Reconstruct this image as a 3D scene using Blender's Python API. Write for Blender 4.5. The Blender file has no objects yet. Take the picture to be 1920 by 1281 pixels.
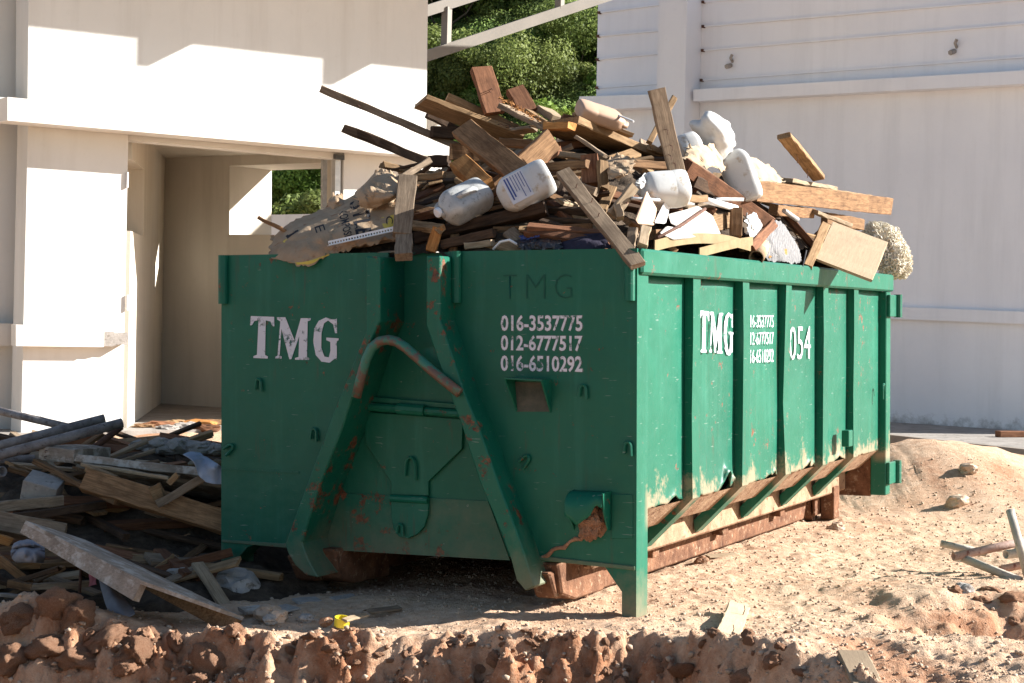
import bpy, bmesh, math, random
import numpy as np
from mathutils import Vector, Matrix
R=math.radians
C=bpy.context.scene.collection
SC=bpy.context.scene
random.seed(7)

# ------------------------------------------------------------------ camera, sky, sun, exposure
F=3400.0                                   # focal length in photograph pixels (1920 wide)
CAMZ=1.5
_Z=Vector((.022,-.0206,1)).normalized()    # world up seen from the camera (x right, y depth, z up)
_Y=(Vector((0,1,0))-_Z*_Z.y).normalized()
_X=_Y.cross(_Z)
W2C=Matrix((_X,_Y,_Z))                     # rows: camera coords -> world
CAM=Vector((0,0,CAMZ))
def cw(q): return CAM+W2C@Vector(q)
def ray(px,py): return W2C@Vector(((px-960)/F,1,-(py-640.5)/F))
def D(px,py,d): return CAM+ray(px,py)*d    # the point d metres deep
cam=bpy.data.cameras.new('camera'); camo=bpy.data.objects.new('camera',cam); C.objects.link(camo)
cx=W2C@Vector((1,0,0)); cy=W2C@Vector((0,0,1)); cz=W2C@Vector((0,-1,0))
camo.matrix_world=Matrix(((cx.x,cy.x,cz.x,CAM.x),(cx.y,cy.y,cz.y,CAM.y),(cx.z,cy.z,cz.z,CAM.z),(0,0,0,1)))
cam.sensor_width=36; cam.lens=F/1920*36; cam.clip_end=2000
SC.camera=camo
SUN_AZ,SUN_EL=8.0,26.5                      # azimuth from +X towards +Y
sd=Vector((math.cos(R(SUN_AZ))*math.cos(R(SUN_EL)),math.sin(R(SUN_AZ))*math.cos(R(SUN_EL)),math.sin(R(SUN_EL))))
w=bpy.data.worlds.new('World'); SC.world=w; w.use_nodes=True
nt=w.node_tree; bg=nt.nodes['Background']
sky=nt.nodes.new('ShaderNodeTexSky'); sky.sky_type='NISHITA'; sky.sun_disc=False
sky.sun_elevation=R(SUN_EL); sky.sun_rotation=R(90-SUN_AZ); sky.dust_density=.7; sky.air_density=1.0
nt.links.new(sky.outputs[0],bg.inputs[0]); bg.inputs[1].default_value=.05
sl=bpy.data.lights.new('sun','SUN'); sl.energy=5.0; sl.angle=R(.53); sl.color=(1,.965,.91)
so=bpy.data.objects.new('sun',sl); C.objects.link(so); so.rotation_euler=sd.to_track_quat('Z','Y').to_euler(); so.location=(30,5,20)
vs=SC.view_settings
SC.display_settings.display_device='sRGB'; vs.view_transform='Standard'; vs.look='None'; vs.exposure=1.66; vs.gamma=1; vs.use_curve_mapping=False
SC.cycles.max_bounces=6; SC.cycles.diffuse_bounces=4; SC.cycles.transparent_max_bounces=8

# ------------------------------------------------------------------ materials
class NB:
    def __init__(s,name):
        s.m=bpy.data.materials.new(name); s.m.use_nodes=True; s.t=s.m.node_tree
        s.b=s.t.nodes['Principled BSDF']; s.tc=s.t.nodes.new('ShaderNodeTexCoord')
    def n(s,ty,**kw):
        nd=s.t.nodes.new('ShaderNode'+ty)
        for k,v in kw.items():
            if k in nd.inputs.keys() or k.isdigit():
                i=nd.inputs[int(k)] if k.isdigit() else nd.inputs[k]
                if hasattr(v,'links') or isinstance(v,bpy.types.NodeSocket): s.t.links.new(v,i)
                else: i.default_value=v
            else: setattr(nd,k,v)
        return nd
    def co(s,scale=(1,1,1),gen='Object'):
        return s.n('Mapping',**{'Vector':s.tc.outputs[gen],'Scale':scale}).outputs[0]
    def noise(s,scale,detail=5,rough=.6,vec=None,dist=0):
        nd=s.n('TexNoise',Scale=scale,Detail=detail,Roughness=rough,Distortion=dist)
        s.t.links.new(vec if vec is not None else s.tc.outputs['Object'],nd.inputs['Vector'])
        return nd.outputs['Fac']
    def ramp(s,fac,stops):
        r=s.n('ValToRGB'); s.t.links.new(fac,r.inputs[0]); e=r.color_ramp.elements
        while len(e)<len(stops): e.new(.5)
        for x,(p,c) in zip(e,stops): x.position=p; x.color=tuple(c)+(1,) if len(c)==3 else c
        return r.outputs[0]
    def step(s,fac,lo,hi):
        return s.n('MapRange',**{'0':fac,'1':lo,'2':hi,'3':0.,'4':1.}).outputs[0]
    def mix(s,fac,a,b,mode='MIX'):
        nd=s.n('Mix',data_type='RGBA',blend_type=mode)
        for i,v in ((0,fac),(6,a),(7,b)):
            if isinstance(v,bpy.types.NodeSocket): s.t.links.new(v,nd.inputs[i])
            elif i==0: nd.inputs[0].default_value=v
            else: nd.inputs[i].default_value=tuple(v)+(1,)
        return nd.outputs[2]
    def math(s,op,a,b=0.):
        nd=s.n('Math',operation=op)
        for i,v in ((0,a),(1,b)):
            if isinstance(v,bpy.types.NodeSocket): s.t.links.new(v,nd.inputs[i])
            else: nd.inputs[i].default_value=v
        return nd.outputs[0]
    def xyz(s,gen='Object'):
        return s.n('SeparateXYZ',**{'0':s.tc.outputs[gen]}).outputs
    def rand(s): return s.n('ObjectInfo').outputs['Random']
    def bump(s,h,strength,dist=.01):
        b=s.n('Bump',Strength=strength,Distance=dist,Height=h); s.t.links.new(b.outputs[0],s.b.inputs['Normal'])
    def out(s,col,rough=.8,spec=.3,**kw):
        for k,v in (('Base Color',col),('Roughness',rough),('Specular IOR Level',spec)):
            i=s.b.inputs[k]
            if isinstance(v,bpy.types.NodeSocket): s.t.links.new(v,i)
            else: i.default_value=(tuple(v)+(1,) if k=='Base Color' else v)
        for k,v in kw.items(): s.b.inputs[k].default_value=v
        return s.m

def wood(name,dark,light,stain=.5,pale=None):
    b=NB(name); r=b.rand()
    off=b.n('VectorMath',operation='ADD',**{'0':b.tc.outputs['Object']})
    cmb=b.n('CombineXYZ',X=b.math('MULTIPLY',r,37.),Y=b.math('MULTIPLY',r,91.)); b.t.links.new(cmb.outputs[0],off.inputs[1])
    mp=b.n('Mapping',Vector=off.outputs[0],Scale=(1.2,13,13)).outputs[0]
    g=b.noise(5,6,.65,mp,1.2); f=b.noise(22,4,.7,mp,.5)
    s=b.noise(5,4,.6,off.outputs[0])
    mid=tuple((x+y)*.5 for x,y in zip(dark,light))
    c=b.ramp(g,[(.28,dark),(.5,mid),(.72,light)])
    c=b.mix(b.math('MULTIPLY',b.step(f,.56,.7),.55),c,tuple(x*.45 for x in dark))
    c=b.mix(b.math('MULTIPLY',b.step(s,.5,.68),stain),c,tuple(x*.6 for x in dark))
    if pale: c=b.mix(b.math('MULTIPLY',b.step(b.noise(9,5,.7,off.outputs[0]),.5,.6),.8),c,pale)
    hv=b.n('HueSaturation',Color=c,Value=b.math('ADD',b.math('MULTIPLY',r,.5),.75))
    b.bump(f,.35,.004)
    return b.out(hv.outputs[0],.85,.2)
def rough(name,c1,c2,scale=4,bs=30,bump=.3,rg=.85,spec=.25,dist=.01,c3=None,obj=False,**kw):
    b=NB(name); n=b.noise(scale,6,.65); c=b.ramp(n,[(.3,c1),(.7,c2)])
    if c3: c=b.mix(b.step(b.noise(scale*2.3,6,.7),.56,.66),c,c3)
    if obj: c=b.n('HueSaturation',Color=c,Value=b.math('ADD',b.math('MULTIPLY',b.rand(),.3),.85)).outputs[0]
    if bump: b.bump(b.noise(bs,5,.7),bump,dist)
    return b.out(c,rg,spec,**kw)

M={}
M['tan']=wood('tan_timber',(.14,.08,.036),(.4,.26,.14))
M['brown']=wood('brown_timber',(.09,.045,.021),(.33,.19,.095))
M['dark']=wood('dark_timber',(.028,.017,.011),(.11,.066,.04))
M['grey']=wood('weathered_timber',(.13,.09,.06),(.36,.27,.185))
M['red']=wood('red_timber',(.08,.033,.016),(.24,.11,.057))
M['pale']=wood('pale_timber',(.2,.14,.085),(.4,.31,.21),.3)
M['orange']=wood('orange_timber',(.22,.08,.02),(.55,.27,.09),.3)
M['ply']=wood('plywood_face',(.3,.22,.145),(.4,.305,.205),.2)
M['paintwood']=wood('white_washed_timber',(.19,.15,.115),(.36,.31,.26),.6,(.45,.42,.38))
M['plastic']=rough('white_plastic',(.52,.52,.5),(.62,.62,.6),6,12,.15,.35,.5,c3=(.4,.34,.26))
M['jugclear']=rough('dirty_clear_plastic',(.3,.3,.29),(.5,.5,.48),14,25,.25,.28,.6,c3=(.2,.19,.17))
M['cap']=rough('cap_plastic',(.72,.72,.74),(.8,.8,.82),8,8,0,.4,.5)
M['label']=rough('printed_label',(.5,.52,.58),(.68,.69,.72),10,8,0,.5,.4)
M['ink']=rough('blue_ink',(.04,.07,.22),(.07,.1,.3),10,8,0,.6,.3)
M['black_ink']=rough('black_ink',(.012,.012,.015),(.04,.04,.045),10,8,0,.8,.2)
M['paper']=rough('brown_paper',(.28,.19,.115),(.42,.31,.205),6,40,.35,.85,.2,c3=(.27,.16,.09))
M['paper2']=rough('cream_sheet',(.3,.22,.14),(.44,.35,.25),8,30,.3,.8,.2,c3=(.5,.36,.2))
M['yellow']=rough('yellow_print',(.55,.4,.06),(.68,.52,.12),10,10,.1,.8,.2)
M['foam']=rough('white_foam',(.36,.33,.3),(.47,.44,.41),5,60,.3,.9,.2,c3=(.5,.36,.26))
M['peach']=rough('peach_plastic',(.42,.27,.18),(.5,.34,.24),5,10,.05,.4,.5)
M['metal']=rough('galvanised_metal',(.4,.41,.42),(.6,.6,.6),12,30,.1,.4,.5,Metallic=.6)
M['whitepaint']=rough('white_coated_metal',(.7,.7,.7),(.82,.82,.82),12,30,.05,.45,.5)
M['rustrod']=rough('rusty_steel',(.05,.025,.018),(.15,.07,.045),30,60,.3,.8,.3)
M['pipe']=rough('cement_stained_steel',(.12,.1,.095),(.3,.28,.27),14,40,.35,.7,.4,c3=(.075,.055,.05))
M['pipered']=rough('red_oxide_steel',(.35,.2,.15),(.5,.36,.3),9,40,.3,.7,.4,c3=(.2,.07,.05))
M['pipelight']=rough('light_cement_steel',(.36,.31,.25),(.52,.47,.4),9,40,.4,.8,.3,c3=(.2,.16,.12))
M['black_plastic']=rough('black_plastic',(.012,.012,.014),(.035,.035,.04),8,20,.4,.3,.5)
M['darkcloth']=rough('dark_cloth',(.02,.018,.03),(.05,.045,.07),10,60,.3,.95,.1)
M['bluecloth']=rough('pale_blue_cloth',(.22,.27,.36),(.34,.39,.47),6,40,.3,.95,.1)
M['whitecloth']=rough('grey_white_cloth',(.2,.19,.21),(.32,.31,.33),6,40,.3,.95,.1)
M['fibre']=rough('cream_fibre',(.62,.57,.46),(.78,.74,.64),20,60,.2,.95,.1)
M['concrete']=rough('broken_concrete',(.22,.2,.18),(.4,.37,.34),7,40,.6,.9,.2,c3=(.14,.12,.1))
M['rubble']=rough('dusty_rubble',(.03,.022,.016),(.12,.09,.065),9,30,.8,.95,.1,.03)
M['yellowcap']=rough('yellow_plastic',(.62,.5,.02),(.75,.6,.04),5,10,0,.4,.5)
M['laminate']=rough('laminate_strip',(.17,.115,.05),(.28,.2,.1),9,20,.15,.6,.3,c3=(.15,.18,.1))
M['pink']=rough('pink_cloth',(.5,.15,.2),(.62,.25,.3),6,40,.3,.95,.1)
b=NB('striped_cloth'); wv=b.n('TexWave',Scale=28.,Distortion=3.,Detail=2.); b.t.links.new(b.tc.outputs['Object'],wv.inputs[0])
c=b.ramp(wv.outputs[1],[(.4,(.1,.1,.11)),(.6,(.26,.255,.25))]); M['stripe']=b.out(c,.95,.1)

def plaster(name,c1,c2,streak,dirt=None,zlo=0):
    b=NB(name); n=b.noise(.8,6,.6); c=b.ramp(n,[(.3,c1),(.7,c2)])
    st=b.noise(2.2,5,.65,b.co((1.3,1.3,.12))); c=b.mix(b.math('MULTIPLY',b.step(st,.5,.72),.55),c,streak)
    sp=b.noise(9,5,.7); c=b.mix(b.math('MULTIPLY',b.step(sp,.6,.75),.3),c,streak)
    if dirt:
        z=b.xyz()[2]; k=b.math('ADD',z,b.math('MULTIPLY',b.noise(6,6,.7),.7))
        c=b.mix(b.step(k,zlo+.62,zlo+.42),c,dirt)
    b.bump(b.noise(14,6,.7),.12,.02)
    return b.out(c,.9,.15)
M['wallL']=plaster('cream_plaster',(.67,.66,.63),(.73,.72,.69),(.58,.56,.52))
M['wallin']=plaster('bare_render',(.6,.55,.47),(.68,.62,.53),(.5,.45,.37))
M['wallR']=plaster('grey_white_render',(.7,.72,.77),(.77,.79,.83),(.62,.64,.68),(.33,.33,.33),-.1)
M['ledgeL']=plaster('ledge_plaster',(.6,.58,.54),(.67,.65,.61),(.54,.51,.46))
M['frame']=rough('painted_steel_frame',(.2,.18,.155),(.25,.225,.195),2,20,.05,.6,.3)
M['apron']=rough('old_concrete',(.22,.2,.18),(.34,.31,.28),3,30,.4,.9,.2,c3=(.16,.14,.12))
M['kerb']=rough('kerb_concrete',(.2,.17,.14),(.3,.26,.22),2,30,.3,.9,.2)

# green skip paint: rust spots, scuffs, dust towards the bottom
def green(name,dust=1.,lo=-.08,hi=.24,rust=0.):
    b=NB(name); x=b.xyz()
    c=b.ramp(b.noise(2.2,5,.6),[(.3,(.003,.098,.058)),(.7,(.006,.13,.078))])
    st=b.noise(3.5,5,.7,b.co((2.5,2.5,.22))); c=b.mix(b.math('MULTIPLY',b.step(st,.53,.75),.4),c,(.03,.19,.13))
    sp=b.noise(38,3,.6); c=b.mix(b.math('MULTIPLY',b.step(sp,.72,.76),.6),c,(.4,.38,.34))
    big=b.noise(1.7,4,.6); rs=b.noise(11,7,.75)
    ru=b.step(b.math('ADD',b.math('MULTIPLY',rs,.8),b.math('MULTIPLY',big,.3)),.655-rust,.685-rust)
    rc=b.ramp(b.noise(40,4,.7),[(.35,(.06,.02,.012)),(.65,(.22,.085,.04))])
    dk=b.noise(1.1,6,.7); c=b.mix(b.math('MULTIPLY',b.step(dk,.48,.66),.35),c,(.003,.05,.034))
    rn=b.noise(7,4,.65,b.co((3,3,.3))); c=b.mix(b.math('MULTIPLY',b.math('MULTIPLY',b.step(rn,.6,.68),b.step(big,.45,.6)),.5),c,(.07,.045,.03))
    sc_=b.noise(30,2,.5,b.co((.35,.35,3.))); c=b.mix(b.math('MULTIPLY',b.step(sc_,.7,.73),.4),c,(.25,.3,.27))
    c=b.mix(ru,c,rc)
    if dust:
        dust=dust
        k=b.math('ADD',x[2],b.math('MULTIPLY',b.math('SUBTRACT',b.noise(3.4,6,.7),.5),.9))
        c=b.mix(b.math('MULTIPLY',b.step(k,hi,lo),.6*dust),c,(.3,.2,.13))
        sd_=b.math('MULTIPLY',b.step(b.math('ADD',k,b.math('MULTIPLY',b.math('SUBTRACT',b.noise(13,5,.8),.5),.35)),0.585,.49),b.math('MULTIPLY',b.math('MULTIPLY',b.step(x[0],-.12,-.06),b.step(x[1],.1,.16)),b.step(x[2],.40,.46))); c=b.mix(b.math('MULTIPLY',sd_,.7),c,(.36,.25,.165))
    rg=b.math('ADD',b.math('MULTIPLY',rs,.3),.3)
    b.bump(b.math('ADD',b.math('ADD',b.noise(3,3,.5),b.math('MULTIPLY',b.noise(14,4,.6),.12)),b.math('MULTIPLY',ru,-.06)),.45,.035)
    return b.out(c,rg,.3)
M['green']=green('green_paint'); M['greenlo']=green('dusty_green_paint',.8,.02,.56,.03); M['greenrust']=green('scraped_green_paint',1.,-.02,.42,.045)
def wornbar():
    b=NB('worn_green_bar'); n=b.noise(9,7,.75); c=b.mix(b.step(n,.47,.54),(.03,.16,.11),(.13,.075,.05))
    return b.out(c,.5,.5)
M['bar']=wornbar()
M['undersand']=rough('sand_caked_steel',(.22,.12,.07),(.42,.29,.19),7,30,.6,.9,.2,.02,c3=(.12,.05,.027))
M['rustplate']=rough('rusted_plate',(.075,.032,.018),(.25,.125,.07),9,40,.6,.9,.2,.02,c3=(.36,.25,.165))
def spray(name,thr,alpha):
    b=NB(name); n=b.noise(16,6,.7)
    b.out((.74,.74,.8),.8,.2)
    a=b.math('MULTIPLY',b.step(n,thr-.06,thr+.06),alpha); b.t.links.new(a,b.b.inputs['Alpha']); return b.m
M['letter']=spray('white_spray_paint',.41,.88); M['halo']=spray('spray_mist',.5,.3)
M['scrawl']=rough('dark_scrawl',(.003,.065,.042),(.005,.085,.055),10,8,0,.6,.3)

def soil():
    b=NB('sandy_soil'); P='Position'
    g=b.n('NewGeometry'); pos=g.outputs['Position']; nz=b.n('SeparateXYZ',**{'0':g.outputs['Normal']}).outputs[2]
    n1=b.noise(.9,6,.65,pos); n2=b.noise(16,6,.75,pos); n3=b.noise(90,4,.7,pos)
    c=b.ramp(n2,[(.3,(.41,.25,.155)),(.5,(.54,.37,.25)),(.7,(.62,.46,.33))])
    c=b.mix(b.math('MULTIPLY',b.step(n1,.52,.68),.5),c,(.34,.17,.09))
    at=b.n('Attribute',attribute_name='red').outputs['Fac']
    rd=b.ramp(n2,[(.3,(.22,.085,.042)),(.5,(.34,.165,.09)),(.72,(.46,.29,.19))])
    c=b.mix(at,c,rd)
    c=b.mix(b.math('MULTIPLY',b.step(n3,.6,.7),.45),c,(.2,.12,.075))
    c=b.mix(b.math('MULTIPLY',b.step(b.noise(120,3,.6,pos),.66,.72),.5),c,(.62,.54,.45))
    b.bump(b.math('ADD',b.math('MULTIPLY',n3,.5),n2),.8,.02)
    return b.out(c,.95,.1)
M['soil']=soil()
M['clod']=rough('red_soil_clod',(.37,.175,.1),(.55,.33,.21),13,70,1.0,.95,.1,.03,c3=(.56,.42,.32),obj=True)
M['stone']=rough('pale_stone',(.36,.26,.18),(.55,.43,.33),9,50,.5,.95,.1,c3=(.28,.13,.07),obj=True)
def leaf(name,c1,c2):
    b=NB(name); g=b.n('NewGeometry')
    c=b.ramp(b.noise(.9,4,.6,g.outputs['Position']),[(.3,c1),(.7,c2)])
    at=b.n('Attribute',attribute_name='tint').outputs['Fac']
    hv=b.n('HueSaturation',Color=c,Value=b.math('ADD',b.math('MULTIPLY',at,.9),.55))
    hv2=b.n('HueSaturation',Color=hv.outputs[0],Hue=b.math('ADD',b.math('MULTIPLY',b.rand(),.05),.475),Value=b.math('ADD',b.math('MULTIPLY',b.rand(),.5),.75))
    m=b.out(hv2.outputs[0],.6,.3); 
    tr=b.n('BsdfTranslucent',Color=hv2.outputs[0]); mx=b.n('MixShader',Fac=.42)
    b.t.links.new(b.b.outputs[0],mx.inputs[1]); b.t.links.new(tr.outputs[0],mx.inputs[2])
    b.t.links.new(mx.outputs[0],b.t.nodes['Material Output'].inputs[0]); return m
M['leaf']=leaf('mid_green_foliage',(.15,.21,.055),(.27,.33,.1))
M['leaf2']=leaf('bright_green_foliage',(.15,.27,.045),(.23,.37,.08))
M['bark']=rough('bark',(.06,.045,.035),(.12,.095,.07),8,30,.5)
M['hill']=rough('hill_undergrowth',(.05,.075,.02),(.09,.12,.035),.6,3,.5,.95,.1)

# ------------------------------------------------------------------ object helpers
def tag(o,label=None,category=None,group=None,kind=None):
    for k,v in (('label',label),('category',category),('group',group),('kind',kind)):
        if v: o[k]=v
    return o
def mk(name,V,Fc,mat,parent=None,smooth=False,**t):
    me=bpy.data.meshes.new(name); me.from_pydata([tuple(v) for v in V],[],[tuple(f) for f in Fc]); me.update()
    return link(name,me,mat,parent,smooth,**t)
def link(name,me,mat,parent=None,smooth=False,**t):
    if mat and not me.materials: me.materials.append(mat)
    if smooth:
        for p in me.polygons: p.use_smooth=True
    o=bpy.data.objects.new(name,me); C.objects.link(o)
    if parent: o.parent=parent
    return tag(o,**t)
def empty(name,loc=(0,0,0),**t):
    o=bpy.data.objects.new(name,None); o.empty_display_size=.2; C.objects.link(o); o.location=loc; return tag(o,**t)
class MB:
    def __init__(s): s.v=[]; s.f=[]
    def add(s,V,Fc):
        k=len(s.v); s.v+= [tuple(v) for v in V]; s.f+=[tuple(i+k for i in f) for f in Fc]; return s
    def box(s,x0,x1,y0,y1,z0,z1):
        V=[(x,y,z) for z in (z0,z1) for y in (y0,y1) for x in (x0,x1)]
        return s.add(V,[(0,2,3,1),(4,5,7,6),(0,1,5,4),(2,6,7,3),(0,4,6,2),(1,3,7,5)])
    def prism(s,poly,vec):                       # polygon (3D points) swept along vec
        n=len(poly); vec=Vector(vec); P=[Vector(p) for p in poly]
        s.add(P+[p+vec for p in P],[tuple(range(n)),tuple(range(2*n-1,n-1,-1))]+[(i,i+n,(i+1)%n+n,(i+1)%n) for i in range(n)]); return s
    def tube(s,path,r,n=10,cap=True,hollow=0):
        P=[Vector(p) for p in path]; rr=r if isinstance(r,(list,tuple)) else [r]*len(P)
        rings=[]; up=None
        def ring(c,u,v,q): return [c+u*(math.cos(2*math.pi*k/n)*q)+v*(math.sin(2*math.pi*k/n)*q) for k in range(n)]
        fr=[]
        for i,p in enumerate(P):
            d=(P[min(i+1,len(P)-1)]-P[max(i-1,0)]).normalized()
            if up is None: up=d.orthogonal().normalized()
            u=(up-d*up.dot(d)).normalized(); up=u; fr.append((p,u,d.cross(u)))
        V=[]; Fc=[]
        for (p,u,v),q in zip(fr,rr): V+=ring(p,u,v,q)
        m=len(P)
        for i in range(m-1):
            for k in range(n): Fc.append((i*n+k,i*n+(k+1)%n,(i+1)*n+(k+1)%n,(i+1)*n+k))
        if hollow:
            k0=len(V)
            for (p,u,v),q in zip(fr,rr): V+=ring(p,u,v,q-hollow)
            for i in range(m-1):
                for k in range(n): Fc.append((k0+i*n+k,k0+(i+1)*n+k,k0+(i+1)*n+(k+1)%n,k0+i*n+(k+1)%n))
            for i,rev in ((0,0),(m-1,1)):
                for k in range(n):
                    q=(i*n+k,k0+i*n+k,k0+i*n+(k+1)%n,i*n+(k+1)%n); Fc.append(q[::-1] if rev else q)
        elif cap: Fc+=[tuple(range(n))[::-1],tuple(range((m-1)*n,m*n))]
        return s.add(V,Fc)
    def obj(s,name,mat,parent=None,smooth=False,bev=0,**t):
        bm=bmesh.new(); vs=[bm.verts.new(v) for v in s.v]
        for f in s.f:
            try: bm.faces.new([vs[i] for i in f])
            except ValueError: pass
        bmesh.ops.recalc_face_normals(bm,faces=bm.faces)
        if bev: bmesh.ops.bevel(bm,geom=[e for e in bm.edges if e.is_manifold and e.calc_face_angle(0)>.5],offset=bev,segments=1,affect='EDGES')
        me=bpy.data.meshes.new(name); bm.to_mesh(me); bm.free()
        return link(name,me,mat,parent,smooth,**t)

# value noise for geometry
_rs=np.random.RandomState(3); _T=_rs.rand(64,64,64).astype(np.float32)
def vnoise(x,y,z=0.):
    x=np.asarray(x,float); y=np.asarray(y,float); z=np.asarray(z,float)+0*x
    xi=np.floor(x).astype(int); yi=np.floor(y).astype(int); zi=np.floor(z).astype(int)
    f=lambda t: t*t*(3-2*t)
    u=f(x-xi); v=f(y-yi); q=f(z-zi); r=0
    for a in (0,1):
        for b_ in (0,1):
            for c_ in (0,1):
                r=r+_T[(xi+a)%64,(yi+b_)%64,(zi+c_)%64]*(u if a else 1-u)*(v if b_ else 1-v)*(q if c_ else 1-q)
    return r*2-1
def fbm(x,y,z=0.,o=4,g=.5):
    r=0; a=1.
    for i in range(o): r=r+a*vnoise(np.asarray(x)*2**i+7.3*i,np.asarray(y)*2**i+3.1*i,np.asarray(z)*2**i); a*=g
    return r

M['dusty']=rough('dust_caked_steel',(.04,.055,.045),(.13,.12,.095),9,40,.4,.9,.2)

# ------------------------------------------------------------------ where the skip stands
H,L,H0,W=1.789,5.12,.248,2.4
def _rot(a,b,c):
    ca,sa,cb,sb,cc,sc=math.cos(a),math.sin(a),math.cos(b),math.sin(b),math.cos(c),math.sin(c)
    return Matrix(((1,0,0),(0,cb,-sb),(0,sb,cb)))@Matrix(((cc,0,sc),(0,1,0),(-sc,0,cc)))@Matrix(((ca,-sa,0),(sa,ca,0),(0,0,1)))
S3=W2C@_rot(-.4412,.0103,.0022)
SO=cw((.6004,8.7651,-1.3393))
SM=Matrix.Translation(SO)@S3.to_4x4(); SI=SM.inverted()
def sk(x,y,z): return SM@Vector((x,y,z))               # skip coords -> world
def skray(px,py): return SI@CAM, (SI.to_3x3()@ray(px,py))
def onY(px,py,y):                                        # pixel on the skip's plane Y=y, in skip coords
    o,d=skray(px,py); t=(y-o.y)/d.y; return o+d*t
def onX(px,py,x):
    o,d=skray(px,py); t=(x-o.x)/d.x; return o+d*t

# ------------------------------------------------------------------ ground
_sn=S3@Vector((0,0,1))
def gbase(x,y):
    x=np.asarray(x,float); y=np.asarray(y,float)
    xc=np.clip(x,-5,5); yc=np.clip(y,6,16)
    z=SO.z-(_sn.x*(xc-SO.x)+_sn.y*(yc-SO.y))/_sn.z
    z=z-.35*np.clip((y-15.5)/2.5,0,1)*np.clip((x-.5)/1.5,0,1)+.2*np.clip((y-12)/6,0,1)*np.clip((-x-1)/1.5,0,1)
    g=lambda cx_,cy_,rx,ry,h: h*np.exp(-((x-cx_)/rx)**2-((y-cy_)/ry)**2)
    z=z+g(3.55,15.2,.75,1.1,.42)+g(4.7,15.6,.9,1.0,.25)+g(2.75,15.2,.5,.8,.1)
    z=z+g(1.15,7.75,.55,.35,.07)+g(2.05,8.15,.45,.5,.05)-g(2.55,8.6,.45,.4,.42)+g(2.35,9.45,.6,.35,.06)
    z=z+g(-2.15,8.55,.32,.22,.12)+g(-3.0,8.5,.5,.3,.08)
    return z
def crest(x):
    x=np.asarray(x,float)
    return np.interp(x,[-6,-2.6,-1.6,-.8,0,.7,1.0,1.4,1.9,6],[8.55,8.55,8.42,8.3,8.2,8.14,7.75,7.2,6.9,6.7])
def gsmooth(x,y):
    e=crest(x)-y
    return gbase(x,y)-np.where(e>0,np.minimum(e*1.15,.75),0)
def gfull(x,y):
    e=crest(x)+.09*fbm(x*3,x*0+.5,0,3)-y
    bank=np.clip((e+.06)/.12,0,1)
    z=gbase(x,y)-np.where(e>0,np.minimum(e*1.15,.75),0)
    near=np.clip((y-6)/1.,0,1)
    z=z+.022*fbm(x*1.3,y*1.3,0,3)+.011*fbm(x*6,y*6,2,3)+.005*fbm(x*26,y*26,4,2)
    bil=np.abs(fbm(x*5.5,y*6.5,7,3))
    z=z+bank*(.11*bil-.05+.045*np.abs(fbm(x*14,y*14,9,3))+.03*np.abs(fbm(x*34,y*34,3,3))-.015)
    rg=np.clip((y-9.6)*-1,0,1)*np.clip((x-.9)/.5,0,1)
    z=z+rg*(.02*np.abs(fbm(x*5,y*5,4,3))+.007*np.abs(fbm(x*30,y*30,6,2)))
    # bucket-tooth grooves scraped down the bank
    gr=np.clip((np.cos((x-.36)*2*math.pi/.21)-.55)/.3,0,1)*np.clip((x-.25)/.15,0,1)*np.clip((1.05-x)/.15,0,1)
    z=z-bank*gr*.075
    gr2=np.clip((np.cos((x+1.0)*2*math.pi/.46)-.6)/.3,0,1)*np.clip((.1-x)/.15,0,1)
    z=z-bank*gr2*.07
    # crumbly hollow below the pipes and erosion on the right
    hol=np.exp(-((x-2.5)/.55)**2-((y-8.7)/.5)**2)
    z=z+hol*.09*(np.abs(fbm(x*5,y*5,3,3))-.3)
    er=np.clip((x-.9)/.6,0,1)*np.clip((9.6-y)/.8,0,1)
    z=z-er*.05*np.clip(fbm(x*2.6+y*.8,y*1.1,5,3)-.12,0,1)
    red=np.clip(bank*np.clip(1.15-np.clip((x-.55)/.6,0,1),0,1)*(.75+.5*fbm(x*4,y*4,1,3)),0,1)
    red=np.maximum(red,np.clip(hol*1.1*(.6+fbm(x*5,y*5,3,3)),0,.8))
    red=np.maximum(red,er*np.clip(fbm(x*2.6+y*.8,y*1.1,5,3)*2-.5,0,.75))
    red=np.maximum(red,.8*np.clip(fbm(x*1.6,y*1.2,11,4)*3-1.6,0,1)*np.clip((y-13)/2,0,1))
    return z,red
def axis(a,b,st,lo,hi,g):
    c=list(np.arange(a,b,st)); s=st
    while c[-1]<hi: s*=g; c.append(c[-1]+s)
    s=st; pre=[c[0]]
    while pre[-1]>lo: s*=g; pre.append(pre[-1]-s)
    return np.array(pre[:0:-1]+c)
ax=axis(-2.8,3.2,.013,-300,300,1.12)
ay=np.concatenate([axis(7.0,7.55,.02,-20,7.55,1.08),axis(7.555,8.75,.0105,7.5,8.75,1.0)[1:-1],axis(8.76,11.6,.02,8.7,500,1.05)[3:]]); ay=np.unique(ay)
XX,YY=np.meshgrid(ax,ay); ZZ,RR=gfull(XX,YY)
nx,ny=len(ax),len(ay)
V=np.stack([XX,YY,ZZ],-1).reshape(-1,3); I=np.arange(nx*ny).reshape(ny,nx)
Q=np.stack([I[:-1,:-1],I[:-1,1:],I[1:,1:],I[1:,:-1]],-1).reshape(-1,4)
me=bpy.data.meshes.new('ground'); me.vertices.add(len(V)); me.vertices.foreach_set('co',V.ravel())
me.loops.add(Q.size); me.loops.foreach_set('vertex_index',Q.ravel().astype(np.int32))
me.polygons.add(len(Q)); me.polygons.foreach_set('loop_start',np.arange(0,Q.size,4,dtype=np.int32)); me.polygons.foreach_set('loop_total',np.full(len(Q),4,np.int32))
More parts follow.
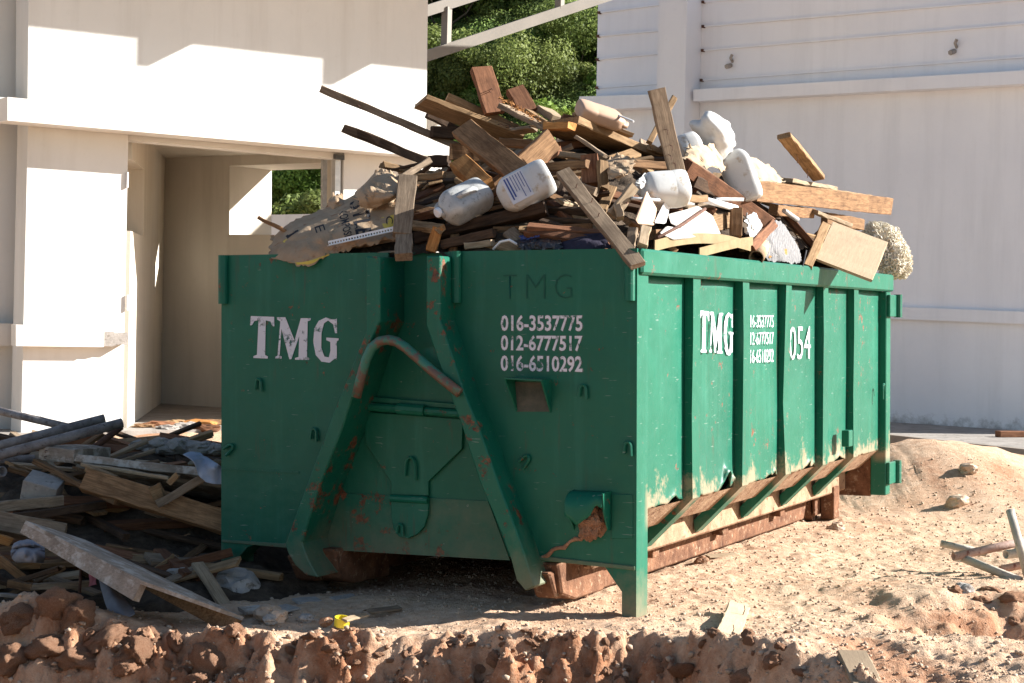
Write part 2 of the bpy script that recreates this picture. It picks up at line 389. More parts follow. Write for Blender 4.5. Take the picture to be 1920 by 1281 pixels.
me.update(); at=me.attributes.new('red','FLOAT','POINT'); at.data.foreach_set('value',RR.ravel().astype(np.float32))
link('ground',me,M['soil'],smooth=True,kind='structure')
def G(px,py,h=0):                                       # where a pixel's ray meets the ground, h metres up
    r=ray(px,py); t=4.
    while t<60:
        p=CAM+r*t
        if p.z-h<float(gsmooth(p.x,p.y)): break
        t+=.01
    return CAM+r*t
def gz(x,y): return float(gfull(np.array([x]),np.array([y]))[0][0])

# ------------------------------------------------------------------ buildings: polygons on vertical planes
class Plane:
    def __init__(s,P,deg):
        s.P=Vector(P); a=R(deg); s.d=Vector((math.cos(a),math.sin(a),0)); s.n=Vector((math.sin(a),-math.cos(a),0))
    def hit(s,px,py,off=0):
        r=ray(px,py); t=((s.P+s.n*off)-CAM).dot(s.n)/r.dot(s.n); return CAM+r*t
    def poly(s,mb,pts,off,th): mb.prism([s.hit(x,y,off) for x,y in pts],s.n*-th)
LP=Plane(D(240,800,19.3),35.5)
lb=empty('workshop_building',LP.hit(240,806),label='cream plastered workshop building with an open bay and stepped ledges',category='building')
def child(mb,name,mat,par,**k):
    o=mb.obj(name,mat,None,**k); o.parent=par; o.matrix_parent_inverse=Matrix.Translation(par.location).inverted(); return o
m=MB(); LP.poly(m,[(54,-60),(803,-60),(799,262),(52,192)],0,.35); child(m,'upper_wall',M['wallL'],lb)
m=MB(); LP.poly(m,[(-420,-60),(70,-60),(70,225),(-420,195)],-.5,.3); LP.poly(m,[(-420,230),(66,232),(52,830),(-420,830)],-.5,.3); child(m,'recessed_wall',M['wallL'],lb)
m=MB(); LP.poly(m,[(14,182),(799,256),(843,272),(843,293),(752,290),(14,226)],.39,.38); child(m,'ledge',M['ledgeL'],lb)
m=MB(); LP.poly(m,[(-420,150),(24,184),(24,226),(-420,195)],-.08,.41); child(m,'ledge',M['ledgeL'],lb)
m=MB(); LP.poly(m,[(53,215),(241,232),(229,840),(39,840)],0,.3); child(m,'pier',M['wallL'],lb)
m=MB(); LP.poly(m,[(645,262),(842,272),(830,840),(640,840)],0,.3); child(m,'pier',M['wallL'],lb)
m=MB(); LP.poly(m,[(30,609),(196,614),(195,651),(30,649)],.14,.139); child(m,'sill_band',M['ledgeL'],lb)
m=MB(); LP.poly(m,[(196.3,623),(212,622),(222,626),(239,624),(241,632),(238,647),(225,646),(210,650),(195.5,649)],.13,.128); child(m,'sill_band',M['concrete'],lb,label='broken rough end of the sill band')
m=MB(); LP.poly(m,[(-420,600),(36,607),(36,649),(-420,645)],-.36,.137); child(m,'sill_band',M['ledgeL'],lb)
m=MB(); LP.poly(m,[(241,240),(646,276),(646,299),(241,263)],-.02,.24); child(m,'lintel',M['ledgeL'],lb)
m=MB(); LP.poly(m,[(629,292),(639,293),(633,840),(622,840)],-.02,.07); LP.poly(m,[(606,296),(614,296),(606,840),(600,840)],-.26,.05); child(m,'shutter_guide',M['metal'],lb)
m=MB(); LP.poly(m,[(629,289),(646,291),(646,300),(629,298)],.03,.048); child(m,'shutter_bracket',M['black_plastic'],lb)
for y0 in (330,560):
    m=MB(); LP.poly(m,[(239,y0-7),(241.5,y0-7),(241,y0+22),(238,y0+22)],.03,.028); child(m,'hinge',M['whitepaint'],lb)
# interior: left wall with a window slot, back wall with a deep window
BP=Plane(D(305,800,24.2),-35)
ps=LP.hit(240,700,-.3); pb=BP.hit(303,700)
iw=Vector((pb.x-ps.x,pb.y-ps.y,0)); il=iw.length; iw/=il; inn=Vector((-iw.y,iw.x,0))
zt,zb,zf=LP.hit(240,225).z,LP.hit(240,840).z,LP.hit(240,806).z
def ipt(s,z): return Vector((ps.x,ps.y,z))+iw*s
m=MB(); zs0,zs1=LP.hit(240,435,-.6).z,LP.hit(240,303,-.6).z; sa,sb=.0,il*.33
for s0,s1,z0,z1 in ((sb,il+.3,zb,zt),(sa,sb,zb,zs0),(sa,sb,zs1,zt)):
    m.prism([ipt(s0,z0),ipt(s1,z0),ipt(s1,z1),ipt(s0,z1)],inn*.35)
m.prism([ipt(sa-.1,zs0-.2)+inn*.36,ipt(sb+.2,zs0-.2)+inn*.36,ipt(sb+.2,zs1+.2)+inn*.36,ipt(sa-.1,zs1+.2)+inn*.36],inn*.1)
child(m,'inner_wall',M['wallin'],lb)
m=MB(); th=.8
for q in ([(296,190),(431,190),(428,840),(296,840)],[(431,190),(602,190),(602.5,305),(430.5,311)],[(428.6,440),(605,441),(606,840),(427,840)],[(602,190),(760,190),(760,840),(606,840)]):
    BP.poly(m,q,0,th)
child(m,'back_wall',M['wallin'],lb)
m=MB()
c0,c1,c2,c3=LP.hit(225,700,-.31),LP.hit(660,700,-.31),BP.hit(690,700,-.1),BP.hit(296,700,-.1)
for z,t in ((zt-.02,.2),): m.prism([Vector((c.x,c.y,z)) for c in (c0,c1,c2,c3)],(0,0,t))
child(m,'ceiling',M['wallin'],lb)
m=MB(); p1,p2=LP.hit(655,700,-.31),BP.hit(662,700,.02)
dr=(p2-p1); dr.z=0; m.prism([Vector((p1.x,p1.y,zb)),Vector((p2.x,p2.y,zb)),Vector((p2.x,p2.y,zt-.03)),Vector((p1.x,p1.y,zt-.03))],Vector((dr.y,-dr.x,0)).normalized()*.2)
child(m,'inner_wall',M['wallin'],lb)
m=MB(); q=[LP.hit(-420,830,-.2),LP.hit(860,830,.25),BP.hit(860,830,.3),BP.hit(100,830,-.3)]
m.prism([Vector((c.x,c.y,zf)) for c in (LP.hit(-420,830,.2),LP.hit(860,830,.2),LP.hit(860,830,-5),LP.hit(-420,830,-5))],(0,0,-.5))
m.obj('floor_slab',M['apron'],kind='structure')
# eave with beams: above the picture, throws the stepped shadow on the upper wall
OV=1.75; tn=OV/LP.n.dot(sd)
def caster(px,py): return LP.hit(px,py)+sd*tn
e0=caster(245,72); ez=e0.z; dd=LP.d; nn=LP.n
def lp(s,o,z): return Vector((LP.P.x,LP.P.y,0))+dd*s+nn*o+Vector((0,0,z))
def sof(p): return (p-LP.P).dot(dd)
m=MB(); s0,s1=sof(LP.hit(-420,100)),sof(caster(803,140))+1.6
m.prism([lp(s0,-.3,ez),lp(s1,-.3,ez),lp(s1,OV,ez),lp(s0,OV,ez)],(0,0,.12)); child(m,'eave',M['ledgeL'],lb)
bs=[sof(caster(245,100)),sof(caster(594,150))]; bh=LP.hit(245,72).z-LP.hit(245,129).z
st=bs[1]-bs[0]
for k in (-2,-1,0,1):
    s=bs[0]+k*st; m=MB()
    m.prism([lp(s,.01,ez-.003),lp(s,OV-.03,ez-.003),lp(s,OV-.03,ez-bh),lp(s,.01,ez-bh)],dd*.13); child(m,'eave_beam',M['ledgeL'],lb)
# steel roof frame between the two buildings
sf=empty('steel_roof_frame',D(960,57,24),label='grey steel rafter frame with short posts rising to the right above the heap',category='roof frame')
def bar(par,name,p,q,wd,hg,mat,tw=-25):
    p,q=Vector(p),Vector(q); d=(q-p).normalized()
    if abs(d.z)>.9: u=Vector((math.cos(R(tw)),math.sin(R(tw)),0)); v=d.cross(u)
    else: u=Vector((0,0,1)).cross(d).normalized(); v=d.cross(u)
    m=MB(); m.prism([p+u*a*wd/2+v*b_*hg/2 for a,b_ in ((-1,-1),(1,-1),(1,1),(-1,1))],q-p); return child(m,name,mat,par)
bar(sf,'rafter',D(770,115,23.2),D(1290,-57,25.5),.1,.14,M['frame']); bar(sf,'rafter',D(770,30,23.2),D(1150,-92,25),.1,.14,M['frame'])
bar(sf,'post',D(836,88,23.5),D(838,14,23.5),.09,.12,M['frame']); bar(sf,'post',D(1049,18,24.4),D(1051,-55,24.4),.09,.12,M['frame'])

RP=Plane(D(1675,786,23.9),-39.8)
rb=empty('rendered_building',RP.hit(1675,786),label='tall grey white rendered building in shade behind the skip',category='building')
def rpoly(name,pts,off,th,mat='wallR',**k):
    m=MB(); RP.poly(m,pts,off,th); return child(m,name,M[mat],rb,**k)
rpoly('wall',[(1122,-22),(2060,-70),(2060,830),(1105,830)],0,.4)
rpoly('pilaster',[(1236,-20),(1289,-22),(1268,840),(1215,840)],.38,.378)
rpoly('ledge',[(1086,181),(1231,177),(1231,201),(1086,207)],.33,.328)
rpoly('ledge',[(1300,168),(2060,124),(2060,150),(1300,190)],.25,.248)
rpoly('ledge',[(1284,560),(2060,590),(2060,613),(1284,583)],.1,.098)
for a,b_ in (((1121,22),(1235,7)),((1119,66),(1234,56)),((1118,110),(1233,99)),((1117,163),(1232,155)),
             ((1316,2),(2060,-62)),((1316,48),(2060,-15)),((1315,93),(2060,31)),((1313,149),(2060,95))):
    rpoly('board_lap',[a,b_,(b_[0],b_[1]+3.2),(a[0],a[1]+3.2)],.03,.028)
    rpoly('board_clip',[(a[0]-1,a[1]-1),(a[0]+3,a[1]-1),(a[0]+3,a[1]+4),(a[0]-1,a[1]+4)],.05,.049,'rustrod')
for x,y in ((1373,117),(1793,90)):
    m=MB(); p=RP.hit(x,y); m.tube([p-RP.n*.02,p+RP.n*.08+Vector((.02,0,.05)),p+RP.n*.1+Vector((.05,0,.1))],.022,6); child(m,'anchor_bolt',M['concrete'],rb)
    m=MB(); m.tube([p-RP.n*.02+Vector((-.03,0,-.04)),p+RP.n*.06+Vector((-.05,0,-.07))],.035,6); child(m,'anchor_bolt',M['concrete'],rb)
za=RP.hit(1675,792).z
def Hz(px,py,z): r=ray(px,py); return CAM+r*((z-CAMZ)/r.z)
m=MB(); f0,f1=Hz(1669,819,za),Hz(1920,846,za); fd=(f1-f0).normalized()
fr=[f0-fd*6,f1+fd*4]; wl=[RP.hit(2060,800,-.1),RP.hit(1115,800,-.1)]
m.prism([fr[0],fr[1],Vector((wl[0].x,wl[0].y,za)),Vector((wl[1].x,wl[1].y,za))],(0,0,-.12)); m.obj('pavement',M['apron'],kind='structure')
fn=Vector((fd.y,-fd.x,0)); m=MB(); m.prism([fr[0]+fn*.1+Vector((0,0,.03)),fr[1]+fn*.1+Vector((0,0,.03)),fr[1]+Vector((0,0,.03)),fr[0]+Vector((0,0,.03))],(0,0,-.9)); m.obj('kerb',M['kerb'],kind='structure')
k0,k1=Hz(1767,866,za-.16),Hz(1920,896,za-.16); kd=(k1-k0).normalized(); kn=Vector((kd.y,-kd.x,0)); m=MB()
m.prism([k0-kd*3,k1+kd*4,k1+kd*4+kn*-.14,k0-kd*3+kn*-.14],(0,0,-.6)); m.obj('drain_edge',M['apron'],kind='structure')
pb_=Hz(1905,815,za+.03); m=MB(); m.box(-.25,.25,-.06,.06,0,.07); o=m.obj('brick',M['red'],bev=.006,label='red brick lying on the pavement by the shaded rendered wall',category='brick'); o.location=(pb_.x,pb_.y,za+.002); o.rotation_euler=(0,0,.3)

# ------------------------------------------------------------------ the skip
root=empty('skip',(0,0,0),label='large green hooklift skip lettered in white and heaped with waste timber',category='skip'); root.matrix_world=SM
def sp(mb,name,mat='green',par=None,bev=.004,**k): return mb.obj(name,M[mat],par or root,bev=bev,**k)
PX=-.05                                                      # side panel plane (outer faces of ribs are X=0)
# front plate with corner legs, one sheet
m=MB()
prof=[(-W,0),(-W+.075,0),(-W+.075,.13),(-W+.17,.225),(-W+.24,H0),(-.17,H0),(-.075,.125),(-.075,0),(0,0),(0,H),(-W,H)]
RC=.10                                                      # how far the bay between the lift beams is recessed
PB=-.16
def P_(px,py,y=PB): p=onY(px,py,y); return (p.x,p.z)
LC=[P_(*p) for p in ((562,1012),(634,790),(699,612))]; RCn=[P_(*p) for p in ((964,1012),(880,792),(812,607))]
LC=[(LC[0][0]-.02,H0)]+LC+[(LC[-1][0],H)]; RCn=[(RCn[0][0]+.02,H0)]+RCn+[(RCn[-1][0],H)]
m=MB(); m.prism([(x,0,z) for x,z in prof[:5]+LC+[(-W,H)]],(0,.012,0)); front=sp(m,'front_plate',bev=0)
m=MB(); m.prism([(x,0,z) for x,z in RCn[:1]+prof[5:10]+[(RCn[-1][0],H)]+RCn[3:0:-1]],(0,.012,0)); sp(m,'front_plate',bev=0)
m=MB(); m.prism([(x,RC,z) for x,z in LC+RCn[::-1]],(0,.012,0)); sp(m,'recessed_plate',bev=0)
# corner posts (side flanges of the front)
for s in (0,1):
    x0=-W if s else -.008
    m=MB(); m.prism([(x0,.0125,0),(x0,.15,0),(x0,.15,H-.02),(x0,.0125,H-.02)],(.008,0,0)); 
    xi=-W+.009 if s else PX-.02
    m.prism([(xi,.142,.1),(x0-.001 if not s else xi+.1,.142,.1),(x0-.001 if not s else xi+.1,.142,H-.02),(xi,.142,H-.02)],(0,.008,0))
    sp(m,'corner_post',bev=0)
for lg in ([(-W+.009,0),(-W+.074,0),(-W+.074,.13),(-W+.17,.225),(-W+.2,.246),(-W+.009,.246)],[(-.009,0),(-.074,0),(-.074,.125),(-.17,.246),(-.009,.246)]):
    m=MB(); m.prism([(x,.0125,z) for x,z in lg],(0,.13,0)); sp(m,'leg',bev=0)
# side panels, dented a little
for s in (0,1):
    nxs,nzs=420,24; V=[];Fc=[]
    ntc=lambda y: sum(a_*max(0,1-abs(y-c_)/w_) for c_,a_,w_ in ((.66,.03,.12),(1.44,.07,.09),(1.52,.05,.1),(1.6,.03,.05),(2.3,.03,.1),(2.42,.045,.06),(3.12,.04,.12),(3.25,.03,.05),(3.9,.03,.14)))*(1+.5*float(vnoise(y*30,1,2)))+.008*float(fbm(y*14,2,s,3))
    for j in range(nzs+1):
        for i in range(nxs+1):
            y=.15+(L-.2)*i/nxs; n0=max(0,ntc(y)) if not s else 0; f=(j/nzs)**1.5; z=.5+n0+(H-.1-.5-n0)*f
            dent=.012*math.sin(math.pi*((y-.02)/.826%1))*float(vnoise(y*2.1,z*2.6,s*5.))+(n0*.35*math.exp(-f*60) if not s else 0)
            V.append(((PX+dent) if not s else (-W-PX-dent),y,z))
    for j in range(nzs):
        for i in range(nxs): a=j*(nxs+1)+i; Fc.append((a,a+1,a+nxs+2,a+nxs+1))
    o=mk('side_panel',V,Fc,M['green'],root,smooth=True)
    sm=o.modifiers.new('solid','SOLIDIFY'); sm.thickness=.006
# ribs: channels with a bent lower gusset
RIB=[.805,1.636,2.48,3.307,4.084]
for s in (0,1):
    sg=-1 if s else 1; xo=-W if s else 0.
    X=lambda x: xo+sg*x
    for k,y in enumerate(RIB):
        bow=.012*math.sin(k*2.3)
        prof=[(0,H-.122),(bow*.6,1.35),(bow-.006,.95),(0,.51),(-.275,.235)]
        inn_=[(PX+.002,H-.122),(PX+.002,1.35),(PX+.002,.95),(PX+.002,.55),(-.29,.3)]
        m=MB(); n=len(prof)
        th=.007; y0,y1=y,y+.115
        # outer flange
        m.add([(X(a),yy,z) for yy in (y0,y1) for a,z in prof]+[(X(a-th),yy,z) for yy in (y0,y1) for a,z in prof],
              [(i,i+1,n+i+1,n+i) for i in range(n-1)]+[(2*n+i,3*n+i,3*n+i+1,2*n+i+1) for i in range(n-1)]+
              [(i,2*n+i,2*n+i+1,i+1) for i in range(n-1)]+[(n+i,n+i+1,3*n+i+1,3*n+i) for i in range(n-1)]+[(0,n,3*n,2*n),(n-1,3*n-1,4*n-1,2*n-1)])
        for yy in (y0+.0005,y1-th-.0005):
            m.add([(X(a-th),yy+dy,z) for dy in (0,th) for a,z in prof]+[(X(a),yy+dy,z) for dy in (0,th) for a,z in inn_],
              [(i,2*n+i,2*n+i+1,i+1) for i in range(n-1)]+[(n+i,n+i+1,3*n+i+1,3*n+i) for i in range(n-1)]+
              [(i,i+1,n+i+1,n+i) for i in range(n-1)]+[(2*n+i,3*n+i,3*n+i+1,2*n+i+1) for i in range(n-1)]+[(n-1,2*n-1,4*n-1,3*n-1),(0,2*n,3*n,n)])
        sp(m,'rib',bev=0)
    # sloping lower side sheet, floor edge beam, skid rail
    m=MB(); m.prism([(X(PX-.004),.16,.5),(X(-.19),.16,.37),(X(-.19),L-.12,.37),(X(PX-.004),L-.12,.5)],(sg*-.006,0,-.004)); sp(m,'lower_side','undersand',bev=0)
    m=MB(); m.box(*sorted((X(-.36),X(-.295))),.17,L-.13,.2,.362); sp(m,'floor_edge_beam','undersand',bev=.012)
    m=MB(); m.prism([(X(-.56),y,z) for y,z in ((-.05,.2),(.05,.06),(.3,.03),(4.4,.03),(4.5,.2))],(sg*.12,0,0)); sp(m,'skid_rail','rustplate',bev=.01)
# top rail all round
m=MB(); m.box(PX+.002,.022,.02,L+.02,H-.125,H+.0); sp(m,'top_rail',bev=.012)
m=MB(); m.box(-W-.022,-W+.098,.02,L+.02,H-.125,H); sp(m,'top_rail',bev=.012)
m=MB(); m.box(-W+.1,-.1,L-.08,L+.02,H-.125,H-.002); sp(m,'top_rail',bev=.012)
m=MB(); m.box(-W+.01,-.1,.114,.17,H-.06,H-.002); sp(m,'top_rail',bev=.008)
# rear frame: posts, gate, lower corner plates
for s in (0,1):
    sg=-1 if s else 1; xo=-W if s else 0.; X=lambda x: xo+sg*x
    m=MB(); x=sorted((X(0.004),X(-.11))); m.box(x[0],x[1],L-.13,L+.0,.17,H-.127); sp(m,'rear_post',bev=.006)
    m=MB(); m.prism([(X(-.112),L-.12,.5),(X(-.112),L-.12,.16),(X(-.62),L-.12,.16),(X(-.62),L-.12,.27),(X(-.34),L-.12,.27)],(0,.02,0)); sp(m,'corner_gusset','rustplate',bev=0)
    for z in (H-.23,.62 if 0 else .33):
        h=MB(); x=sorted((X(.005),X(.03))); h.box(x[0],x[1],L-.12,L+.09,z-.08,z+.08)
        hh=sp(h,'hinge'); c=MB(); c.tube([(X(.035),L+.1,z-.085),(X(.035),L+.1,z+.085)],.03,12); c.obj('hinge_pin',M['green'],hh)
m=MB(); m.box(-W+.02,-.02,L+.004,L+.06,.2,H-.13); sp(m,'rear_gate')
m=MB(); m.box(-W+.37,-.37,.14,L-.13,.256,.27); sp(m,'floor_plate','rustplate',bev=0)
for yy in (1.2,2.4,3.6):
    m=MB(); m.box(-W+.37,-.37,yy,yy+.1,.13,.25); sp(m,'floor_cross_member','rustplate')
# rear rollers
for xc in (-.55,-W+.55):
    r_=MB(); r_.tube([(xc-.13,L-.52,.1),(xc+.13,L-.52,.1)],.1,20); sp(r_,'roller','rustplate',bev=0)
    for dx in (-.16,.145):
        b_=MB(); b_.prism([(xc+dx,L-.64,.25),(xc+dx,L-.62,.05),(xc+dx,L-.42,.05),(xc+dx,L-.4,.25)],(.02,0,0)); sp(b_,'roller_bracket','rustplate')
    b_=MB(); b_.box(xc+.17,xc+.27,L-.5,L-.36,.02,.25); sp(b_,'roller_bracket','rustplate')
# A-frame beams standing proud of the front plate
def beam(pts,name='lift_frame_beam'):
    q=[P_(*p) for p in pts]; m=MB(); m.prism([(x,PB,z) for x,z in q],(0,.262,0)); return sp(m,name,'greenrust',bev=.006)
beam([(686,481),(712,481),(712,603),(690,652),(643,800),(600,910),(566,1018),(578,1050),(590,1072),(596,1083),(572,1078),(553,1060),(541,1040),(534,1022),(560,950),(625,775),(686,622)])
beam([(799,480),(825,480),(825,600),(846,660),(870,735),(897,800),(934,905),(978,1022),(988,1054),(1003,1100),(985,1108),(968,1088),(958,1050),(940,1000),(900,905),(866,800),(826,690),(799,610)])
# skid shoes behind the beam ends
for a in (578,1000):
    x=P_(a,1060)[0]; m=MB(); m.prism([(x-.06,-.158+.16,.24),(x-.06,-.1+.16,.08),(x-.06,.06+.16,.035),(x-.06,.6,.03),(x-.06,.6,.24)],(.12,0,0)); sp(m,'skid_shoe','rustplate',bev=.01)
# bent lift bar
pts=[(668,745),(676,710),(686,676),(697,652),(712,640),(728,637),(744,641),(762,653),(785,673),(812,697),(838,718),(862,737)]
m=MB(); m.tube([onY(a,b_,PB-.02+.0*i) for i,(a,b_) in enumerate(pts)],.026,12); sp(m,'lift_bar','bar',bev=0)
for o in (C.objects[-1],): 
    for p in o.data.polygons: p.use_smooth=True
m=MB(); m.prism([(x,PB+.04,z) for x,z in [P_(772,660,PB+.04),P_(818,650,PB+.04),P_(858,728,PB+.04),P_(838,716,PB+.04)]],(0,.012,0)); sp(m,'gusset_plate',bev=0)
m=MB(); m.prism([(x,PB+.04,z) for x,z in [P_(690,652,PB+.04),P_(694,660,PB+.04),P_(668,740,PB+.04),P_(655,748,PB+.04)]],(0,.012,0)); sp(m,'gusset_plate',bev=0)
# hatch between the beams
def plate(pts,y,th,name,mat='green',par=None,bev=.003):
    m=MB(); m.prism([(onY(a,b_,y).x,y,onY(a,b_,y).z) for a,b_ in pts],(0,th,0)); return sp(m,name,mat,par,bev)
plate([(668,752),(868,768),(868,758),(672,742)],RC-.03,.03,'hatch_lintel')
hatch=plate([(682,772),(868,786),(866,842),(803,903),(803,930),(733,928),(733,904),(686,834)],RC-.02,.018,'hatch')
m=MB(); m.tube([onY(684,762,RC-.04),onY(868,776,RC-.04)],.022,10); sp(m,'hinge_bar',bev=0)
m=MB(); m.tube([onY(746,766,RC-.045),onY(797,770,RC-.045)],.03,10); sp(m,'hinge_bar',bev=0)
m=MB(); m.tube([onY(733,934,RC-.03),onY(803,938,RC-.03)],.02,10); sp(m,'hinge_bar',bev=0)
tongue=plate([(733,938),(803,942),(802,965),(795,988),(782,1002),(765,1010),(748,1007),(737,992),(733,965)],RC-.03,.018,'hatch_tongue')
def hook(px,py,y,r=.023,flip=1,mat='green',par=None,tilt=0):
    c=onY(px,py,y); P=[]
    for a in range(0,190,20): P.append(c+Vector((math.cos(R(a))*r*.7,-.014,math.sin(R(a))*r)))
    P=[P[0]+Vector((.002,.0,-r*1.9))]+P+[P[-1]+Vector((-.004,.0,-r*1.4))]
    P=[c+Matrix.Rotation(tilt,3,'Y')@(p-c) for p in P]
    m=MB(); m.tube(P,.008,6); return sp(m,'tie_hook',mat,par,0)
hook(772,872,RC-.02,.04,par=hatch); hook(752,990,RC-.03,.02,par=tongue)
for a,b_ in ((487,719),(591,812),(1095,731),(1179,838)): hook(a,b_,0)
hook(433,840,0,tilt=.9); hook(987,862,0,tilt=.7)
# lower dusty apron sheet
plate([(640,925),(735,929),(805,934),(915,940),(956,1051),(597,1030)],RC-.008,.006,'lower_plate','greenlo',bev=0)
# pockets
def pocket(tl,tr,bl,br,prot,name='lifting_pocket',mat='green'):
    a,b_,c,d=[onY(*p,0) for p in (tl,tr,bl,br)]
    m=MB()
    for p,q in ((a,c),(b_,d)): m.prism([(p.x,-.001,p.z),(p.x,-prot,p.z),(q.x,-.001,q.z)],(.008,0,0))
    m.prism([(a.x,-.001,a.z),(b_.x+.008,-.001,b_.z),(b_.x+.008,-prot,b_.z),(a.x,-prot,a.z)],(0,0,.008))
    return sp(m,name,mat,bev=0)
pocket((963,710),(1031,714),(968,772),(1031,774),.11)
plate([(966,716),(1029,718),(1030,772),(968,772)],-.003,.002,'pocket_back','dusty',bev=0)
# torn lower pocket with earth in it
a,b_=onY(1078,918,0),onY(1143,920,0); zt_,zb_=a.z,onY(1100,1000,0).z
V=[];Fc=[];nu,nv=16,9
for i in range(nu+1):
    u=i/nu; x=a.x+(b_.x-a.x)*u
    for j in range(nv+1):
        v=j/nv; tear=.105+.035*math.sin(u*4+.6)+.03*float(vnoise(u*6,1.,0))
        V.append((x,-.13*math.sin(min(1,v*1.25+.05)*math.pi/2)**.6*(1-.25*u),zt_-v**1.6*tear+.0))
for i in range(nu):
    for j in range(nv): k=i*(nv+1)+j; Fc.append((k,k+1,k+nv+2,k+nv+1))
o=mk('lifting_pocket',V,Fc,M['green'],root,smooth=True,label='bulged and torn pocket packed with earth'); o.modifiers.new('s','SOLIDIFY').thickness=.006
m=MB()
for x,dz in ((b_.x,.19),): m.prism([(x,-.001,zt_),(x,-.1,zt_-.005),(x,-.085,zt_-.1),(x,-.03,zt_-dz),(x,-.001,zt_-dz)],(.007,0,0))
m.prism([(a.x-.007,-.001,zt_),(a.x-.007,-.12,zt_-.06),(a.x-.007,-.001,zt_-.2)],(.007,0,0)); sp(m,'lifting_pocket',bev=0)
def lump(name,c,rx,ry,rz,mat,par=None,seed=0,sub=4,amp=.25,fr=2.,**t):
    bm=bmesh.new(); bmesh.ops.create_icosphere(bm,subdivisions=sub,radius=1)
    for v in bm.verts:
        p=v.co; k=1+amp*float(fbm(p.x*fr+seed,p.y*fr,p.z*fr+seed*3,3)); v.co=Vector((p.x*rx*k,p.y*ry*k,p.z*rz*k))
    me=bpy.data.meshes.new(name); bm.to_mesh(me); bm.free(); o=link(name,me,M[mat],par,**t); o.location=c; return o
lump('earth_fill',((a.x+b_.x)/2,-.015,zt_-.15),.07,.05,.09,'clod',root,3,4,.3,3.)
P=[]
for i in range(12):
    u=i/11; q=onY(1062+(1-u)*0-u*0+(-45)*(1-u)+70*u,1044-u*58+4*math.sin(i*2),0); P.append((q.x,-.006,q.z))
m=MB(); m.tube(P,[.006+.006*abs(math.sin(i*1.9)) for i in range(12)],6); sp(m,'earth_crack','clod',bev=0)
plate([(1147,926),(1186,928),(1186,1010),(1147,1010)],-.006,.005,'patch_plate',bev=.002)
plate([(415,1012),(540,1020),(540,1028),(415,1017)],-.01,.009,'stiffener_strip','greenlo',bev=.003)
plate([(1008,1042),(1190,1062),(1190,1070),(1005,1050)],-.01,.009,'stiffener_strip','greenlo',bev=.003)
# vertical half tubes at the rim
for px,y0,y1 in ((421,479,570),(858,469,568),(1183,500,564)):
    p,q=onY(px,y0,0),onY(px,y1,0); m=MB(); m.tube([(p.x,-.015,min(p.z,H)),(p.x,-.015,q.z)],.026,14); sp(m,'edge_tube',bev=0)
# side fittings
p=onX(1590,822,0.03); m=MB(); m.box(-.001,.05,p.y-.05,p.y+.05,p.z-.055,p.z+.055); sp(m,'side_lock')
p=onX(1652,733,.0); P=[Vector((.02,p.y+.03*math.cos(R(a_)),p.z+.05*math.sin(R(a_)))) for a_ in range(0,200,20)]+[Vector((.02,p.y-.03,p.z-.06))]
m=MB(); m.tube(P,.008,6); sp(m,'tie_hook',bev=0)
# ---- lettering
TL=[(255,585),(260,522),(420,528),(422,595),(408,595),(395,560),(362,552),(358,790),(378,800),(375,814),(278,810),(278,797),(302,788),(313,550),(285,556),(268,585)]
ML=[(440,530),(497,530),(560,690),(603,537),(672,537),(670,550),(650,558),(645,805),(667,812),(665,824),(563,822),(563,810),(587,803),(592,660),(538,818),(524,818),(470,610),(458,795),(472,800),(470,815),(428,812),(430,800),(443,795),(462,560),(440,545)]
GL=[(850,540),(852,640),(838,640),(825,580),(790,553),(762,572),(745,640),(743,740),(765,800),(795,806),(806,760),(805,700),(778,688),(778,670),(862,675),(862,688),(850,695),(850,822),(835,815),(800,843),(745,835),(705,790),(688,700),(695,610),(725,555),(775,532),(815,545),(838,545)]
def grow(q,k):
    out=[]; n=len(q)
    ar=sum(q[i][0]*q[(i+1)%n][1]-q[(i+1)%n][0]*q[i][1] for i in range(n)); s=1 if ar>0 else -1
    for i in range(n):
        a_,b__,c_=Vector(q[i-1]),Vector(q[i]),Vector(q[(i+1)%n]); e1=(b__-a_).normalized(); e2=(c_-b__).normalized()
        nrm=(Vector((e1.y,-e1.x))+Vector((e2.y,-e2.x))); nrm=nrm.normalized() if nrm.length>.01 else Vector((0,0)); out.append(tuple(b__+nrm*k*s))
    return out
def letters(polys,fn,name,mat):
    bm=bmesh.new()
    for q in polys:
        f=bm.faces.new([bm.verts.new(fn(*p)) for p in q])
    bm.normal_update(); bmesh.ops.triangulate(bm,faces=bm.faces[:],ngon_method='EAR_CLIP'); me=bpy.data.meshes.new(name); bm.to_mesh(me); bm.free()
    return link(name,me,M[mat],root)
def ffront(y): return lambda a_,b__: (onY(400+a_*.2733,450+b__*.2733,0).x,y,onY(400+a_*.2733,450+b__*.2733,0).z)
letters([TL,ML,GL],ffront(-.004),'lettering','letter')
y0,y1=onX(1313,620,PX).y,onX(1370,620,PX).y; z1,z0=onX(1340,583,PX).z,onX(1340,668,PX).z
def fside(x): return lambda a_,b__: (x,y0+(a_-313)/(862-313)*(y1-y0),z1+(b__-522)/(843-522)*(z0-z1))
letters([TL,ML,GL],fside(PX+.015),'lettering','letter')
